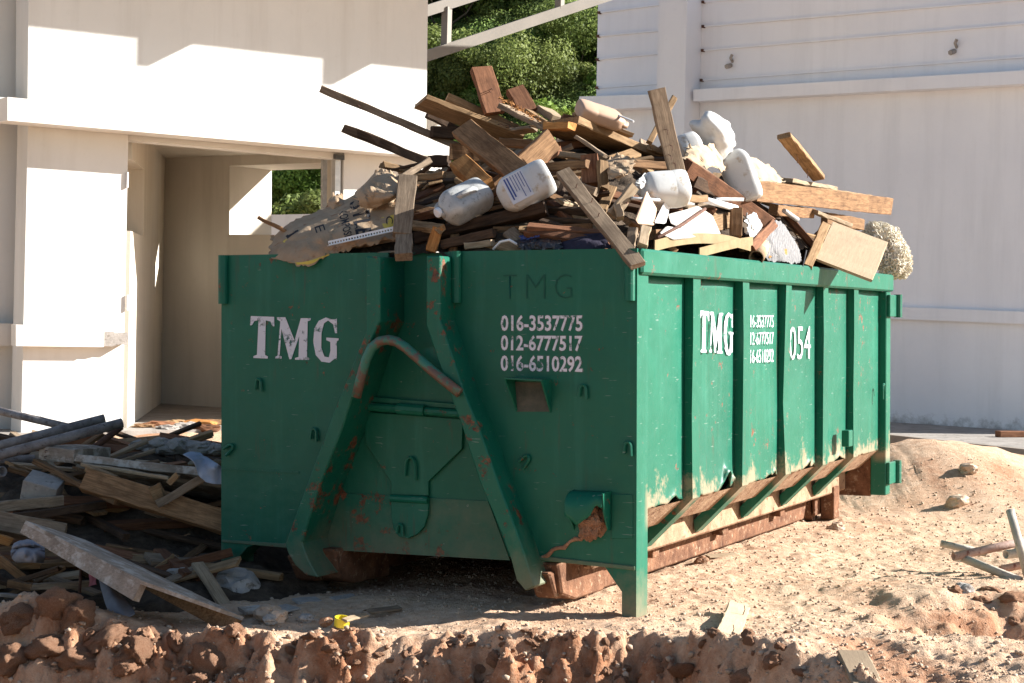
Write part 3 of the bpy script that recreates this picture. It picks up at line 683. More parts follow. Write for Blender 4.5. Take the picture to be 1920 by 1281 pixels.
def text(s,name,mat,fn,off=0.,flat=False):                    # fn maps (u,v) in the text's unit box to a point
    cu=bpy.data.curves.new(name,'FONT'); cu.body=s; cu.offset=off; cu.resolution_u=3
    t=bpy.data.objects.new(name,cu); C.objects.link(t); bpy.context.view_layer.update()
    me=bpy.data.meshes.new_from_object(t.evaluated_get(bpy.context.evaluated_depsgraph_get())); bpy.data.objects.remove(t); bpy.data.curves.remove(cu)
    xs=[v.co.x for v in me.vertices]; ys=[v.co.y for v in me.vertices]; a_,b__,c_,d_=min(xs),max(xs),min(ys),max(ys)
    if flat:
        bm=bmesh.new(); bm.from_mesh(me); bmesh.ops.subdivide_edges(bm,edges=bm.edges[:],cuts=2); bm.to_mesh(me); bm.free()
    for v in me.vertices: v.co=fn((v.co.x-a_)/(b__-a_),(v.co.y-c_)/(d_-c_))
    me.materials.clear(); return me
for s,yt,yb in (('016-3537775',591,621),('012-6777517',629,658),('016-6510292',667,697)):
    for of,mat,yy in ((.022,'letter',-.004),(.055,'halo',-.002)):
        e=.0 if mat=='letter' else 1.5
        f=lambda u,v: (onY(941-e+(153+2*e)*u,0,0).x,yy,onY(1017,yb+e+(yt-yb-2*e)*v,0).z)
        link('lettering' if mat=='letter' else 'spray_haze',text(s,'lettering',None,f,of),M[mat],root)
ya,yb_=onX(1396,640,PX).y,onX(1446,640,PX).y
for s,yt,yb in (('016-3537775',591,614),('012-6777517',623,646),('016-6510292',655,680)):
    zt1,zb1=onX(1425,yt,PX).z,onX(1425,yb,PX).z
    link('lettering',text(s,'lettering',None,lambda u,v:(PX+.015,ya+(yb_-ya)*u,zb1+(zt1-zb1)*v),.0),M['letter'],root)
ya2,yb2=onX(1476,640,PX).y,onX(1516,640,PX).y; zt1,zb1=onX(1498,612,PX).z,onX(1498,674,PX).z
link('lettering',text('054','lettering',None,lambda u,v:(PX+.015,ya2+(yb2-ya2)*u,zb1+(zt1-zb1)*v),-.005),M['letter'],root)
for s,xa,xb in (('T',945,970),('M',988,1024),('G',1042,1074)):
    link('scrawl',text(s,'scrawl',None,lambda u,v:(onY(xa+(xb-xa)*u,0,0).x,-.003,onY(1000,560-45*v,0).z),-.025),M['scrawl'],root)

for a_,b__,c_,d_ in ((415,878,560,885),(700,1,1,1)):
    if d_>1: plate([(a_,b__),(c_,d_),(c_,d_+3),(a_,b__+3)],-.005,.004,'weld_seam',bev=0)

# ------------------------------------------------------------------ the heap in the skip
def mound_h(x,y):                                            # height above the rim, skip coords
    x=np.asarray(x,float); y=np.asarray(y,float)
    fx=np.clip(1-np.abs((x+1.2)/1.22)**2.6,0,1)**.75
    fy=np.interp(y,[-.2,0,.35,1.0,2.0,3.0,4.0,4.8,5.12],[0,.0,.24,.55,.82,.72,.46,.22,.0])
    tilt=np.interp(x,[-2.4,-1.7,-1.1,-.5,0],[.6,.92,1,.92,.66])
    return fx*fy*tilt-.04
GX,GY=np.meshgrid(np.linspace(-W+.1,-.1,110),np.linspace(.08,L-.1,220))
MH=mound_h(GX,GY)+.035*fbm(GX*5,GY*5,1,4)+.02*np.abs(fbm(GX*14,GY*14,2,2))
I=np.arange(GX.size).reshape(GX.shape); Q=np.stack([I[:-1,:-1],I[:-1,1:],I[1:,1:],I[1:,:-1]],-1).reshape(-1,4)
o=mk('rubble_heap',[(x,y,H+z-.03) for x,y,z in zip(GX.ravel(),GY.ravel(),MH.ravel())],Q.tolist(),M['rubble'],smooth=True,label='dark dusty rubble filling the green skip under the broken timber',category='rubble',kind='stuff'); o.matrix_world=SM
def entry(px):
    o_,d_=skray(px,470); ty=-o_.y/d_.y; tx=(-0-o_.x)/d_.x if d_.x<0 else -1
    # side entry only right of the corner
    if px>1195:
        tx=(0-o_.x)/d_.x; return tx if tx>0 and (o_.y+d_.y*tx)>0 and tx<40 else ty
    return ty
def auto(px,py):
    t0=entry(px); o_,d_=skray(px,py); best=(9,0); t=t0
    while t<t0+3.2:
        p=o_+d_*t; g=p.z-H-float(mound_h(p.x,p.y))
        if g<0: return t-t0
        if g<best[0]: best=(g,t-t0)
        t+=.03
    return best[1]
def S(px,py,q=None,off=-.06):
    """world point q metres behind where the pixel's ray enters over the rim; without q, on the heap."""
    if q is None: q=max(.02,auto(px,py)+off)
    return D(px,py,entry(px)+q)
_pk=[0]
def plank_mesh(name,Ln,wd,t,jag=(0,0),bow=0.,warp=.0025,cham=.004,seed=None):
    _pk[0]+=1; rr=random.Random(_pk[0] if seed is None else seed); n=max(5,min(26,int(Ln/.07)))
    c=min(cham,t*.3,wd*.3); base=[(c,0),(wd-c,0),(wd,c),(wd,t-c),(wd-c,t),(c,t),(0,t-c),(0,c)]
    V=[];Fc=[]; ph=rr.random()*9
    for i in range(n+1):
        u=i/n
        for k,(y,z) in enumerate(base):
            x=u*Ln
            if i==0 and jag[0]: x+=rr.uniform(0,jag[0])*(.3+.7*rr.random())
            if i==n and jag[1]: x-=rr.uniform(0,jag[1])*(.3+.7*rr.random())
            j=warp; V.append((x+rr.uniform(-j,j)*.5,y+rr.uniform(-j,j)+.6*j*math.sin(u*7+ph),z+rr.uniform(-j,j)*.6+bow*4*u*(1-u)))
    for i in range(n):
        for k in range(8): a=i*8+k; b_=i*8+(k+1)%8; Fc.append((a,b_,b_+8,a+8))
    Fc+= [tuple(range(8))[::-1],tuple(range(n*8,n*8+8))]
    me=bpy.data.meshes.new(name); me.from_pydata(V,[],Fc); me.update(); return me
def wplank(name,A,B,Cc,t,mat,label,category,group=None,jag=(.007,.007),bow=0.,nails=0,**k):
    ex=(B-A); Ln=ex.length; ex/=Ln; ey=Cc-A; ey-=ex*ey.dot(ex); wd=ey.length; ey/=wd; ez=ex.cross(ey)
    if ez.dot((A+B)/2-CAM)<0:                               # thickness goes away from the viewer's side of the face
        A=A+ey*wd; ey=-ey; ez=ex.cross(ey)
    o=link(name,plank_mesh(name,Ln,wd,t,jag,bow),M[mat],label=label,category=category,group=group)
    o.matrix_world=Matrix(((ex.x,ey.x,ez.x,A.x),(ex.y,ey.y,ez.y,A.y),(ex.z,ey.z,ez.z,A.z),(0,0,0,1)))
    rr=random.Random(int(Ln*1e5))
    for i in range(nails):
        m=MB(); x,y=rr.uniform(.15,.9)*Ln,rr.uniform(.2,.8)*wd; m.tube([(x,y,.01),(x+.01,y,-.03),(x+.03,y+.01,-.05)],.0022,5); m.obj('nail',M['rustrod'],o)
    return o
def pk(A,B,Cc,t,mat,label,qa=None,qb=None,qc=None,name='plank',cat='plank',**k):
    a=S(*A,qa); b_=S(*B,qb)
    if qc is None: c=D(*Cc,(W2C.transposed()@(a-CAM)).y)
    else: c=D(*Cc,(W2C.transposed()@(a-CAM)).y+qc)
    return wplank(name,a,b_,c,t,M and mat,label,cat,**k)
def stick(A,B,Cc,t,mat,label,qa=None,qb=None,qc=None,**k): return pk(A,B,Cc,t,mat,label,qa,qb,qc,name='batten',cat='batten',**k)

# -- boards standing or jutting out along the skyline of the heap
stick((603,159),(862,267),(600,173),.03,'grey','long thin grey batten jutting far out left in front of the cream wall',1.0,1.45,nails=1)
stick((646,231),(806,296),(643,248),.035,'dark','dark batten with ragged end jutting left below the long thin batten',.8,1.1,jag=(.03,0))
pk((884,126),(911,212),(923,124),.04,'red','tall upright reddish board end standing highest against the trees',1.75,1.7,.05,jag=(.02,0),name='board',cat='board',nails=2)
pk((950,167),(976,212),(982,158),.05,'red','short upright reddish board end with blackened top against the trees',1.85,1.8,.04,name='board',cat='board')
pk((801,176),(985,247),(799,186),.26,'tan','wide tan plank cantilevered left over the building edge, dark underside showing',1.2,1.6,-.005,nails=3)
pk((841,173),(990,242),(840,189),.1,'tan','thick tan beam with nail stains lying behind the wide cantilevered plank',1.65,1.9,-.01,name='beam',cat='beam')
pk((806,208),(880,246),(805,222),.05,'dark','dark plank tucked under the wide cantilevered plank',1.5,1.7)
pk((812,235),(890,245),(812,256),.05,'dark','dark short board end showing below the cantilevered planks at the left skyline',1.3,1.5)
pk((935,193),(1022,237),(938,206),.12,'grey','grey plank topped with orange splinters beside the upright board ends',1.55,1.45,-.01)
pk((985,203),(1040,236),(983,214),.09,'tan','short tan beam lying just right of the orange splinters',1.75,1.7)
pk((1007,196),(1038,216),(1004,210),.12,'pale','pale sawn beam end at the skyline below the bright leaves',1.9,1.8,name='beam',cat='beam')
pk((1019,229),(1066,228),(1018,243),.08,'orange','short broken block with bright orange end grain near the heap top',1.25,1.2,jag=(0,.02),name='timber_block',cat='timber block')
pk((1085,216),(1242,282),(1083,231),.3,'tan','long wide tan plank running down right from the heap top with a shadowed underside',1.35,1.7,-.01,bow=.02)
pk((1052,212),(1095,222),(1050,240),.08,'red','blackened reddish board end under the head of the long wide tan plank',1.5,1.55,jag=(.03,0),name='board',cat='board')
pk((1090,206),(1190,250),(1088,214),.2,'tan','plank lying behind the long wide tan plank beneath the peach canister',1.75,1.95)
stick((1262,176),(1213,262),(1273,180),.03,'tan','thin splintered batten crossing behind the upright grey plank',1.05,1.15,jag=(.05,0))
pk((1217,170),(1265,362),(1252,183),.03,'grey','upright grey plank with slanted top leaning left of the white canister',.55,.3,.03,nails=5)
pk((1458,262),(1524,341),(1489,264),.035,'tan','leaning tan board jutting up left in front of the shaded grey wall',.7,.75,.03,nails=2,name='board',cat='board')
# -- middle of the heap
pk((882,222),(1000,316),(853,254),.045,'brown','broad brown board slanting down right across the middle of the heap',.75,.45,-.05,name='board',cat='board')
pk((873,288),(922,332),(846,309),.07,'orange','broad honey coloured board half under the broad brown board',.5,.35,-.04,name='board',cat='board')
pk((905,346),(982,296),(918,366),.05,'brown','brown plank running up right behind the labelled white jerrycan',.4,.6)
pk((1029,242),(970,296),(1077,255),.045,'brown','broad brown board tilting up right with a pale sawn end in the heap centre',.85,.65,.1,name='board',cat='board')
stick((1079,252),(1134,289),(1077,259),.05,'grey','thin grey batten slanting down right under the long wide tan plank',.75,.7)
pk((1018,305),(1098,299),(1018,321),.06,'brown','brown plank lying level left of the dark red post stub',.55,.5)
pk((1048,284),(1150,294),(1047,294),.08,'pale','pale plank lying level under the thin grey batten',.75,.75)
pk((1130,297),(1252,303),(1130,312),.05,'brown','level brown plank running behind the crumpled brown paper to the upright grey plank',.75,.7)
pk((1120,318),(1180,312),(1120,328),.05,'pale','pale level plank just right of the dark red post stub',.55,.55)
pk((1088,290),(1092,344),(1122,298),.07,'red','dark red square post stub standing on end with a torn top',.55,.5,-.02,jag=(.02,0),name='post_stub',cat='post')
pk((1124,298),(1126,352),(1141,306),.03,'tan','pale splintered side piece beside the dark red post stub',.52,.48,.03,jag=(.01,.02),name='board',cat='board')
pk((1042,322),(1184,500),(1075,322),.032,'grey','long weathered plank slanting down over the front right corner of the skip',.2,-.075,.0,nails=3)
pk((1185,342),(1142,398),(1202,352),.03,'pale','cracked pale board leaning left of the white jug on its side',.32,.2,.02,name='board',cat='board',nails=1)
pk((1150,384),(1157,408),(1164,380),.05,'pale','short pale board stub below the cracked pale board',.2,.18,name='board',cat='board')
pk((1203,420),(1195,455),(1222,424),.03,'pale','short split pale board standing by the rim right of the corner plank',.12,.06,name='board',cat='board')
pk((1178,425),(1172,460),(1196,420),.03,'grey','short grey board standing behind the corner plank at the rim',.2,.12,name='board',cat='board')
pk((1075,336),(1118,352),(1073,352),.06,'grey','short grey beam end beside the head of the corner plank',.45,.45,name='beam',cat='beam')
pk((845,268),(900,272),(840,300),.05,'brown','brown board end left of the honey coloured board',.65,.75,name='board',cat='board')
pk((935,258),(1000,262),(934,274),.06,'brown','brown board wedged under the orange splinters in the heap centre',1.0,1.0,name='board',cat='board')
pk((955,246),(1002,240),(952,256),.02,'grey','flat silver grey splintered slab near the heap top',1.05,1.05,.08,jag=(.04,.04),name='board',cat='board')
pk((800,292),(840,290),(795,312),.06,'dark','dark ragged board end at the left shoulder of the heap',.9,.9,jag=(.04,.02),name='board',cat='board')
stick((727,341),(806,294),(733,351),.04,'grey','grey batten slanting up right over the crumpled brown paper',.45,.75)
pk((770,328),(830,322),(772,340),.04,'tan','small tan offcut lying above the upright front board',.35,.35,name='board',cat='board')
stick((722,318),(800,302),(722,323),.02,'dark','black splintered strip at the left shoulder of the heap',.8,.85,jag=(.09,.05))
stick((484,404),(540,432),(483,411),.03,'brown','short brown batten poking out left over the skip rim',.12,.2)
# -- front edge
pk((747,326),(735,436),(783,325),.045,'grey','upright grey front board standing over the rim between the lift beams',.22,-.02,.01,name='board',cat='board')
pk((741,438),(740,476),(773,437),.05,'grey','lower grey board stub hanging over the rim below the upright front board',-.0,-.13,name='board',cat='board')
pk((774,436),(1020,377),(780,455),.07,'dark','long dark ridged beam lying level along the front of the heap',.18,.3,-.02,name='beam',cat='beam')
pk((825,450),(923,428),(822,468),.09,'dark','dark beam end lying behind the rim below the long dark ridged beam',.1,.14,name='beam',cat='beam')
pk((812,423),(797,468),(831,430),.035,'orange','short split orange board leaning against the front beams',.06,.03,name='board',cat='board')
pk((924,424),(1105,419),(924,439),.05,'brown','level brown plank running to the corner plank just above the front rim',.25,.25)
pk((650,455),(740,440),(655,468),.04,'grey','grey plank lying behind the perforated metal strip',.1,.12)
pk((560,484),(690,474),(562,492),.03,'pale','pale thin board lying along the rim under the cement sack',.03,.03,name='board',cat='board')
pk((705,474),(745,468),(706,479),.05,'grey','flat grey sliver lying on the rim left of the upright front board',.02,.03,name='board',cat='board')
pk((868,456),(920,450),(870,468),.05,'pale','pale offcut lying on the rim right of the lift beam',.1,.1,name='board',cat='board')
# -- right side
pk((1300,302),(1455,410),(1284,330),.05,'red','long reddish splintered plank slanting down right with a blackened end',.5,.35,.02,jag=(.04,0))
pk((1310,330),(1400,375),(1300,350),.04,'dark','dark rough plank under the long reddish splintered plank',.55,.5)
pk((1425,339),(1676,372),(1418,378),.05,'brown','big brown plank jutting right past the skip end in front of the grey wall',.45,.25,.0)
pk((1553,398),(1622,411),(1551,420),.05,'brown','brown board end under the big jutting plank',.7,.5,name='board',cat='board')
pk((1487,335),(1571,350),(1486,343),.16,'pale','pale plank lying flat on top of the big jutting plank',.75,.7)
pk((1540,352),(1638,366),(1539,361),.1,'tan','tan plank behind the top edge of the big jutting plank',.75,.6)
pk((1420,330),(1455,352),(1415,345),.03,'pale','pale flat sheet left of the big jutting plank',.75,.7,name='board',cat='board')
pk((1460,385),(1530,392),(1455,405),.06,'brown','rounded brown plank end in shade beneath the big jutting plank',.5,.5,name='board',cat='board')
pk((1370,388),(1369,442),(1393,387),.05,'brown','upright brown board stub between the white foam and the reddish plank',.22,.18,name='board',cat='board')
pk((1450,410),(1408,456),(1459,424),.04,'red','short reddish board leaning left in front of the striped cloth',.12,.1,name='board',cat='board')
pk((1290,366),(1328,366),(1290,380),.05,'tan','small tan wood block lying beside the white conduit',.3,.28,name='timber_block',cat='timber block')
pk((1300,410),(1370,398),(1305,440),.04,'tan','tan board behind the white foam block',.38,.32,name='board',cat='board')
pk((1230,430),(1300,426),(1232,448),.05,'brown','brown board behind the curled laminate strips at the rim',.2,.2,name='board',cat='board')
pk((1542,414),(1508,494),(1558,420),.03,'tan','narrow tan board leaning along the plywood box edge',.12,.05,name='board',cat='board')
pk((1562,415),(1528,484),(1672,439),.02,'ply','pale plywood sheet leaning on the rim at the far right of the skip',.2,.05,.05,name='plywood_sheet',cat='plywood sheet')
pk((1535,395),(1600,420),(1533,402),.06,'pale','thin pale board lying along the top of the plywood sheet',.35,.2,name='board',cat='board')
pk((1400,455),(1440,452),(1402,470),.05,'tan','tan offcut by the torn cardboard tube',.12,.1,name='board',cat='board')
pk((1440,472),(1475,466),(1442,484),.05,'orange','orange offcut lying on the rim right of the cardboard tube',.08,.06,name='board',cat='board')

# -- jerrycans, canisters
def rounded(mb_sections,n=20,p=4.):
    V=[];Fc=[]
    for z,rx,ry in mb_sections:
        for k in range(n):
            a=2*math.pi*k/n; c_,s_=math.cos(a),math.sin(a); r=(abs(c_)**p+abs(s_)**p)**(-1/p); V.append((rx*r*c_,ry*r*s_,z))
    m=len(mb_sections)
    for i in range(m-1):
        for k in range(n): Fc.append((i*n+k,i*n+(k+1)%n,(i+1)*n+(k+1)%n,(i+1)*n+k))
    Fc+=[tuple(range(n))[::-1],tuple(range((m-1)*n,m*n))]
    return V,Fc
def jug(c,axis,front,h,rx,ry,mat,label,capside=.3,cap=True,handle=True,crush=.0,seed=0,lab=None,grip=False,cat='jerrycan',name='jerrycan'):
    """axis, front: directions in camera space (right, depth, up); c: world centre of the body."""
    sec=[(0,rx*.80,ry*.8),(.015*h/.3,rx*.93,ry*.93),(.05*h/.3,rx,ry),(h*.3,rx*.985,ry*.985),(h*.33,rx*.965,ry*.965),(h*.36,rx*.985,ry*.985),(h*.72,rx,ry),(h*.8,rx*.96,ry*.95),(h*.88,rx*.82,ry*.75),(h*.95,rx*.6,ry*.5),(h*.985,rx*.4,ry*.34)]
    V,Fc=rounded(sec)
    V=[(x*(1+crush*float(fbm(x*9+seed,y*9,z*9,2))),y*(1+crush*1.5*float(fbm(x*9+seed,y*9+4,z*9,2))),z) for x,y,z in V]
    o=mk(name,V,Fc,M[mat],smooth=True,label=label,category=cat)
    ss=o.modifiers.new('sub','SUBSURF'); ss.levels=ss.render_levels=2
    az=(W2C@Vector(axis)).normalized(); ay=(W2C@Vector(front)); ay=(ay-az*ay.dot(az)).normalized(); axx=ay.cross(az)
    p=c-az*h*.5
    o.matrix_world=Matrix(((axx.x,ay.x,az.x,p.x),(axx.y,ay.y,az.y,p.y),(axx.z,ay.z,az.z,p.z),(0,0,0,1)))
    if cap:
        xx=rx*capside; m=MB(); m.tube([(xx,0,h*.93),(xx,0,h*1.0),(xx,0,h*1.01)],[.022,.021,.021],18); m.obj('neck',M[mat],o,smooth=False)
        m=MB(); m.tube([(xx,0,h*1.0),(xx,0,h*1.06),(xx,0,h*1.075)],[.026,.026,.022],22); m.obj('cap',M['cap'],o)
    if handle:
        m=MB(); m.tube([(-rx*.75,0,h*.80),(-rx*.55,0,h*.97),(-rx*.1,0,h*1.02),(rx*.15,0,h*.95)],.016,10); h_=m.obj('handle',M[mat],o,smooth=True)
    if grip:
        m=MB(); m.tube([(rx*.1,ry*.9,h*.3),(rx*.1,ry*1.12,h*.36),(rx*.1,ry*1.12,h*.62),(rx*.1,ry*.9,h*.68)],.017,10); m.obj('grip',M[mat],o,smooth=True)
    if lab:
        y=-ry*1.012; u0,u1,z0,z1=lab; m=MB(); m.prism([(u0*rx,-y,z0*h),(u1*rx,-y,z0*h),(u1*rx,-y,z1*h),(u0*rx,-y,z1*h)],(0,-.004,0)); lo=m.obj('label',M['label'],o)
        for k in range(7):
            mm=(z1-z0)*h/8; zz=z0*h+mm*(k+.6); q=random.Random(k).uniform(.5,.9); m2=MB(); m2.box(u0*rx*.9,u0*rx*.9+(u1-u0)*rx*q,-y+.0005,-y+.0015,zz,zz+mm*(.55 if k>4 else .25)); m2.obj('print',M['ink'],lo)
    return o
jug(S(869,381,.2),(-.75,-.5,-.42),(-.1,-1,.55),.29,.09,.08,'jugclear','dirty grey translucent jerrycan lying with its white cap towards the viewer',capside=-.2,crush=.1,grip=True)
jug(S(984,352,.3),(-.8,.0,-.42),(.1,-1,.25),.3,.098,.085,'plastic','white jerrycan with blue printed label lying in the middle of the heap',lab=(-.75,.75,.42,.82),seed=2,handle=False,cap=False)
jug(S(1243,356,.3),(-.95,-.25,-.1),(0,-.9,.5),.27,.09,.085,'plastic','white unmarked jug lying on its side below the upright grey plank',seed=4,crush=.06,cap=False)
jug(S(1387,330,.6),(-.35,.1,1),(-.2,-1,.2),.33,.1,.075,'plastic','tall dusty white canister leaning upright at the right of the heap',seed=7,crush=.08,cap=False,handle=False,cat='canister',name='canister')
o=lump('canister',S(1338,252,.95),.15,.1,.105,'plastic',None,3.3,4,.26,1.3,label='crumpled bright white canister topping the right side of the heap',category='canister',smooth=True); o.rotation_euler=(0,.75,.3)
jug(S(1294,272,1.0),(.9,.2,.3),(0,-.9,.5),.14,.07,.06,'plastic','small white bottle half hidden left of the crumpled bright canister',seed=13,crush=.2,cap=False,handle=False,cat='bottle',name='bottle')
jug(S(1128,217,1.6),(.9,.3,-.25),(0,-.5,1),.3,.1,.05,'peach','flat peach canister with handle lying at the heap top by the ledge',seed=5,cap=False,cat='canister',name='canister')
# -- sheets: a grid of photo points with depths, smoothed and wrinkled
def cr(P,t):
    n=len(P)-1; x=min(max(t*n,0),n-1e-6); i=int(x); f=x-i; g=lambda k: P[min(max(k,0),n)]
    a,b_,c_,d_=g(i-1),g(i),g(i+1),g(i+2)
    return .5*((2*b_)+(c_-a)*f+(2*a-5*b_+4*c_-d_)*f*f+(3*b_-a-3*c_+d_)*f**3)
def sheet_fn(rows):
    Gd=[[S(*p[:2],p[2] if len(p)>2 else None) for p in r] for r in rows]
    return lambda u,v: cr([cr(r,u) for r in Gd],v)
def sheet(name,rows,mat,nu=40,nv=24,wr=.015,fr=9.,th=.004,seed=0,edge=.02,**t):
    fn=sheet_fn(rows); V=[]; rr=random.Random(seed)
    eu=[(rr.uniform(-edge,edge),rr.uniform(-edge,edge)) for _ in range(max(nu,nv)+1)]
    for j in range(nv+1):
        for i in range(nu+1):
            u,v=i/nu,j/nv
            p=fn(min(1,max(0,u)),v)
            k=abs(float(fbm(p.x*fr+seed,p.y*fr*.5,p.z*fr,3)))-.3
            k2=float(vnoise(p.x*fr*2.7+seed,p.z*fr*2.7,p.y*3))
            d=(p-CAM).normalized(); p=p-d*(k*wr*2+k2*wr*.4)
            if j in(0,nv): p=p+Vector((0,0,edge*float(fbm(i*.35,seed+j,1,2))))
            if i in(0,nu): p=p+W2C@Vector((edge*float(fbm(j*.35,seed+i,2,2)),0,0))
            V.append(p)
    Fc=[(j*(nu+1)+i,j*(nu+1)+i+1,(j+1)*(nu+1)+i+1,(j+1)*(nu+1)+i) for j in range(nv) for i in range(nu)]
    c=sum((Vector(v) for v in V),Vector())/len(V)
    o=mk(name,[v-c for v in V],Fc,M[mat],**t); o.location=c
    s=o.modifiers.new('solid','SOLIDIFY'); s.thickness=th; s.offset=0
    o['_']=0; del o['_']
    return o,V,nu,nv
sack,SV,snu,snv=sheet('cement_sack',[[(512,446,.25),(540,420,.3),(590,398,.42),(650,372,.5),(700,345,.6),(745,352,.55)],
   [(509,466,.08),(545,440,.12),(600,420,.2),(660,400,.28),(712,385,.36),(752,388,.35)],
   [(513,484,.0),(555,466,.0),(610,448,.06),(665,430,.12),(715,425,.2),(752,424,.2)],
   [(552,493,-.06),(578,494,-.05),(625,478,.0),(672,462,.03),(716,452,.08),(750,446,.1)]],'paper',56,34,.02,7.,label='torn brown cement sack with black and yellow print draped over the left rim',category='sack')
def onsack(u,v):
    x,y=min(max(u,0),.999)*snu,min(max(v,0),.999)*snv; i,j=int(x),int(y); f,g=x-i,y-j; a=lambda ii,jj: SV[jj*(snu+1)+ii]
    p=a(i,j)*(1-f)*(1-g)+a(i+1,j)*f*(1-g)+a(i,j+1)*(1-f)*g+a(i+1,j+1)*f*g
    return p-(p-CAM).normalized()*.007
inv=sack.location.copy()
def sackprint(name,s,u0,u1,v0,v1,mat,off=.0):                 # text running down the sack (v), letters' tops to +u
    me=text(s,name,None,lambda a,b_: onsack(u0+(u1-u0)*b_,v0+(v1-v0)*a)-inv,off,True); return link(name,me,M[mat],sack)
sackprint('print','STLE',.60,.72,.14,.82,'black_ink',.02)
sackprint('print','KOMPOSIT',.52,.575,.22,.84,'black_ink',.01)
sackprint('print','E',.36,.42,.36,.5,'black_ink')
sackprint('print','C',.84,.9,.5,.62,'black_ink')
def patch(pts,mat,nm='print'):
    bm=bmesh.new(); bmesh.ops.create_grid(bm,x_segments=40,y_segments=30,size=.5)
    us=[p for p in pts]
    for v in bm.verts:
        a,b_=v.co.x+.5,v.co.y+.5
        u=(us[0][0]*(1-a)+us[1][0]*a)*(1-b_)+(us[3][0]*(1-a)+us[2][0]*a)*b_; vv=(us[0][1]*(1-a)+us[1][1]*a)*(1-b_)+(us[3][1]*(1-a)+us[2][1]*a)*b_
        p=onsack(u,vv); v.co=p-inv+(p-CAM).normalized()*(.003 if mat=='yellow' else .0)
    me=bpy.data.meshes.new(nm); bm.to_mesh(me); bm.free(); return link(nm,me,M[mat],sack)
patch([(.12,.28),(.34,.16),(.33,.36),(.14,.46)],'yellow'); patch([(.16,.3),(.26,.24),(.26,.33),(.17,.39)],'black_ink')
patch([(.80,.52),(.94,.46),(.94,.64),(.82,.72)],'yellow'); patch([(.06,.93),(.4,.94),(.4,.985),(.06,.985)],'yellow')
sheet('crumpled_paper',[[(690,345,.5),(705,322,.55),(730,322,.6),(748,338,.55)],[(664,362,.38),(690,352,.3),(725,350,.3),(755,352,.4)],[(672,376,.3),(700,372,.2),(735,366,.2),(748,366,.35)],[(682,390,.35),(700,392,.3),(728,380,.3),(745,372,.4)]],'paper',26,20,.035,9.,seed=3,label='crumpled brown paper bag on top of the cement sack',category='paper bag')
sheet('crumpled_paper',[[(618,372,.5),(628,366,.5),(642,368,.55)],[(612,386,.45),(630,380,.4),(648,384,.45)],[(604,398,.45),(630,394,.4),(650,392,.5)]],'paper',16,14,.03,12.,seed=6,label='small scrap of crumpled paper behind the cement sack',category='paper')
sheet('crumpled_paper',[[(1140,300,.7),(1165,290,.75),(1190,300,.7)],[(1135,314,.6),(1160,318,.55),(1188,312,.6)],[(1142,332,.5),(1165,334,.45),(1182,322,.55)]],'paper',22,18,.03,12.,seed=8,label='crumpled orange brown paper right of the dark red post stub',category='paper')
sheet('plastic_sheet',[[(1288,276,.9),(1320,272,.9),(1350,280,.9)],[(1284,296,.8),(1316,290,.7),(1356,300,.8)],[(1296,316,.7),(1330,312,.65),(1358,322,.7)]],'paper2',26,22,.03,9.,seed=10,label='cream crumpled sheet under the crumpled bright canister',category='plastic sheet')
sheet('plastic_sheet',[[(1392,292,1.0),(1420,298,1.0),(1456,326,.95)],[(1400,318,.85),(1426,318,.8),(1462,334,.85)],[(1408,345,.8),(1430,342,.75),(1470,342,.8)]],'paper2',26,20,.035,9.,seed=12,label='tan rumpled sheet right of the tall dusty canister',category='plastic sheet')
sheet('striped_cloth',[[(1440,428,.3),(1462,416,.3),(1482,440,.3)],[(1424,446,.2),(1464,440,.15),(1496,462,.2)],[(1420,470,.12),(1460,472,.05),(1502,478,.12)],[(1440,490,.08),(1476,492,.03),(1500,494,.08)]],'stripe',28,26,.03,8.,seed=14,label='grey and white striped cloth bundled at the rim left of the plywood',category='cloth')
sheet('clear_film',[[(1398,405,.3),(1412,402,.3),(1424,412,.3)],[(1400,422,.22),(1414,424,.2),(1428,428,.22)],[(1404,440,.2),(1414,444,.18),(1424,440,.2)]],'plastic',16,18,.03,16.,seed=16,label='white crumpled film under the reddish splintered plank',category='plastic film')
sheet('dark_cloth',[[(1060,446,.2),(1085,440,.2),(1130,436,.22)],[(1050,456,.12),(1090,452,.08),(1140,452,.12)],[(1045,468,.06),(1090,468,.04),(1150,466,.05)]],'darkcloth',24,16,.02,8.,seed=18,label='dark purple cloth squeezed under the corner plank at the rim',category='cloth')
sheet('dark_cloth',[[(985,440,.2),(1010,432,.22),(1035,428,.22)],[(975,450,.14),(1005,446,.12),(1036,440,.16)]],'ink',20,10,.015,8.,seed=19,label='navy blue cloth scrap above the black plastic at the rim',category='cloth')
sheet('black_plastic_bag',[[(968,450,.16),(1005,444,.16),(1050,446,.16)],[(972,458,.08),(1008,456,.06),(1048,456,.08)],[(975,468,.05),(1010,468,.04),(1050,468,.05)]],'black_plastic',28,18,.03,14.,seed=20,label='shiny black crumpled plastic bag on the front rim',category='plastic bag')
sheet('clear_film',[[(1195,338,.5),(1210,328,.5),(1220,340,.5)],[(1198,350,.45),(1212,344,.42),(1222,352,.45)]],'jugclear',16,12,.02,18.,seed=22,label='clear crinkled film above the cracked pale board',category='plastic film')
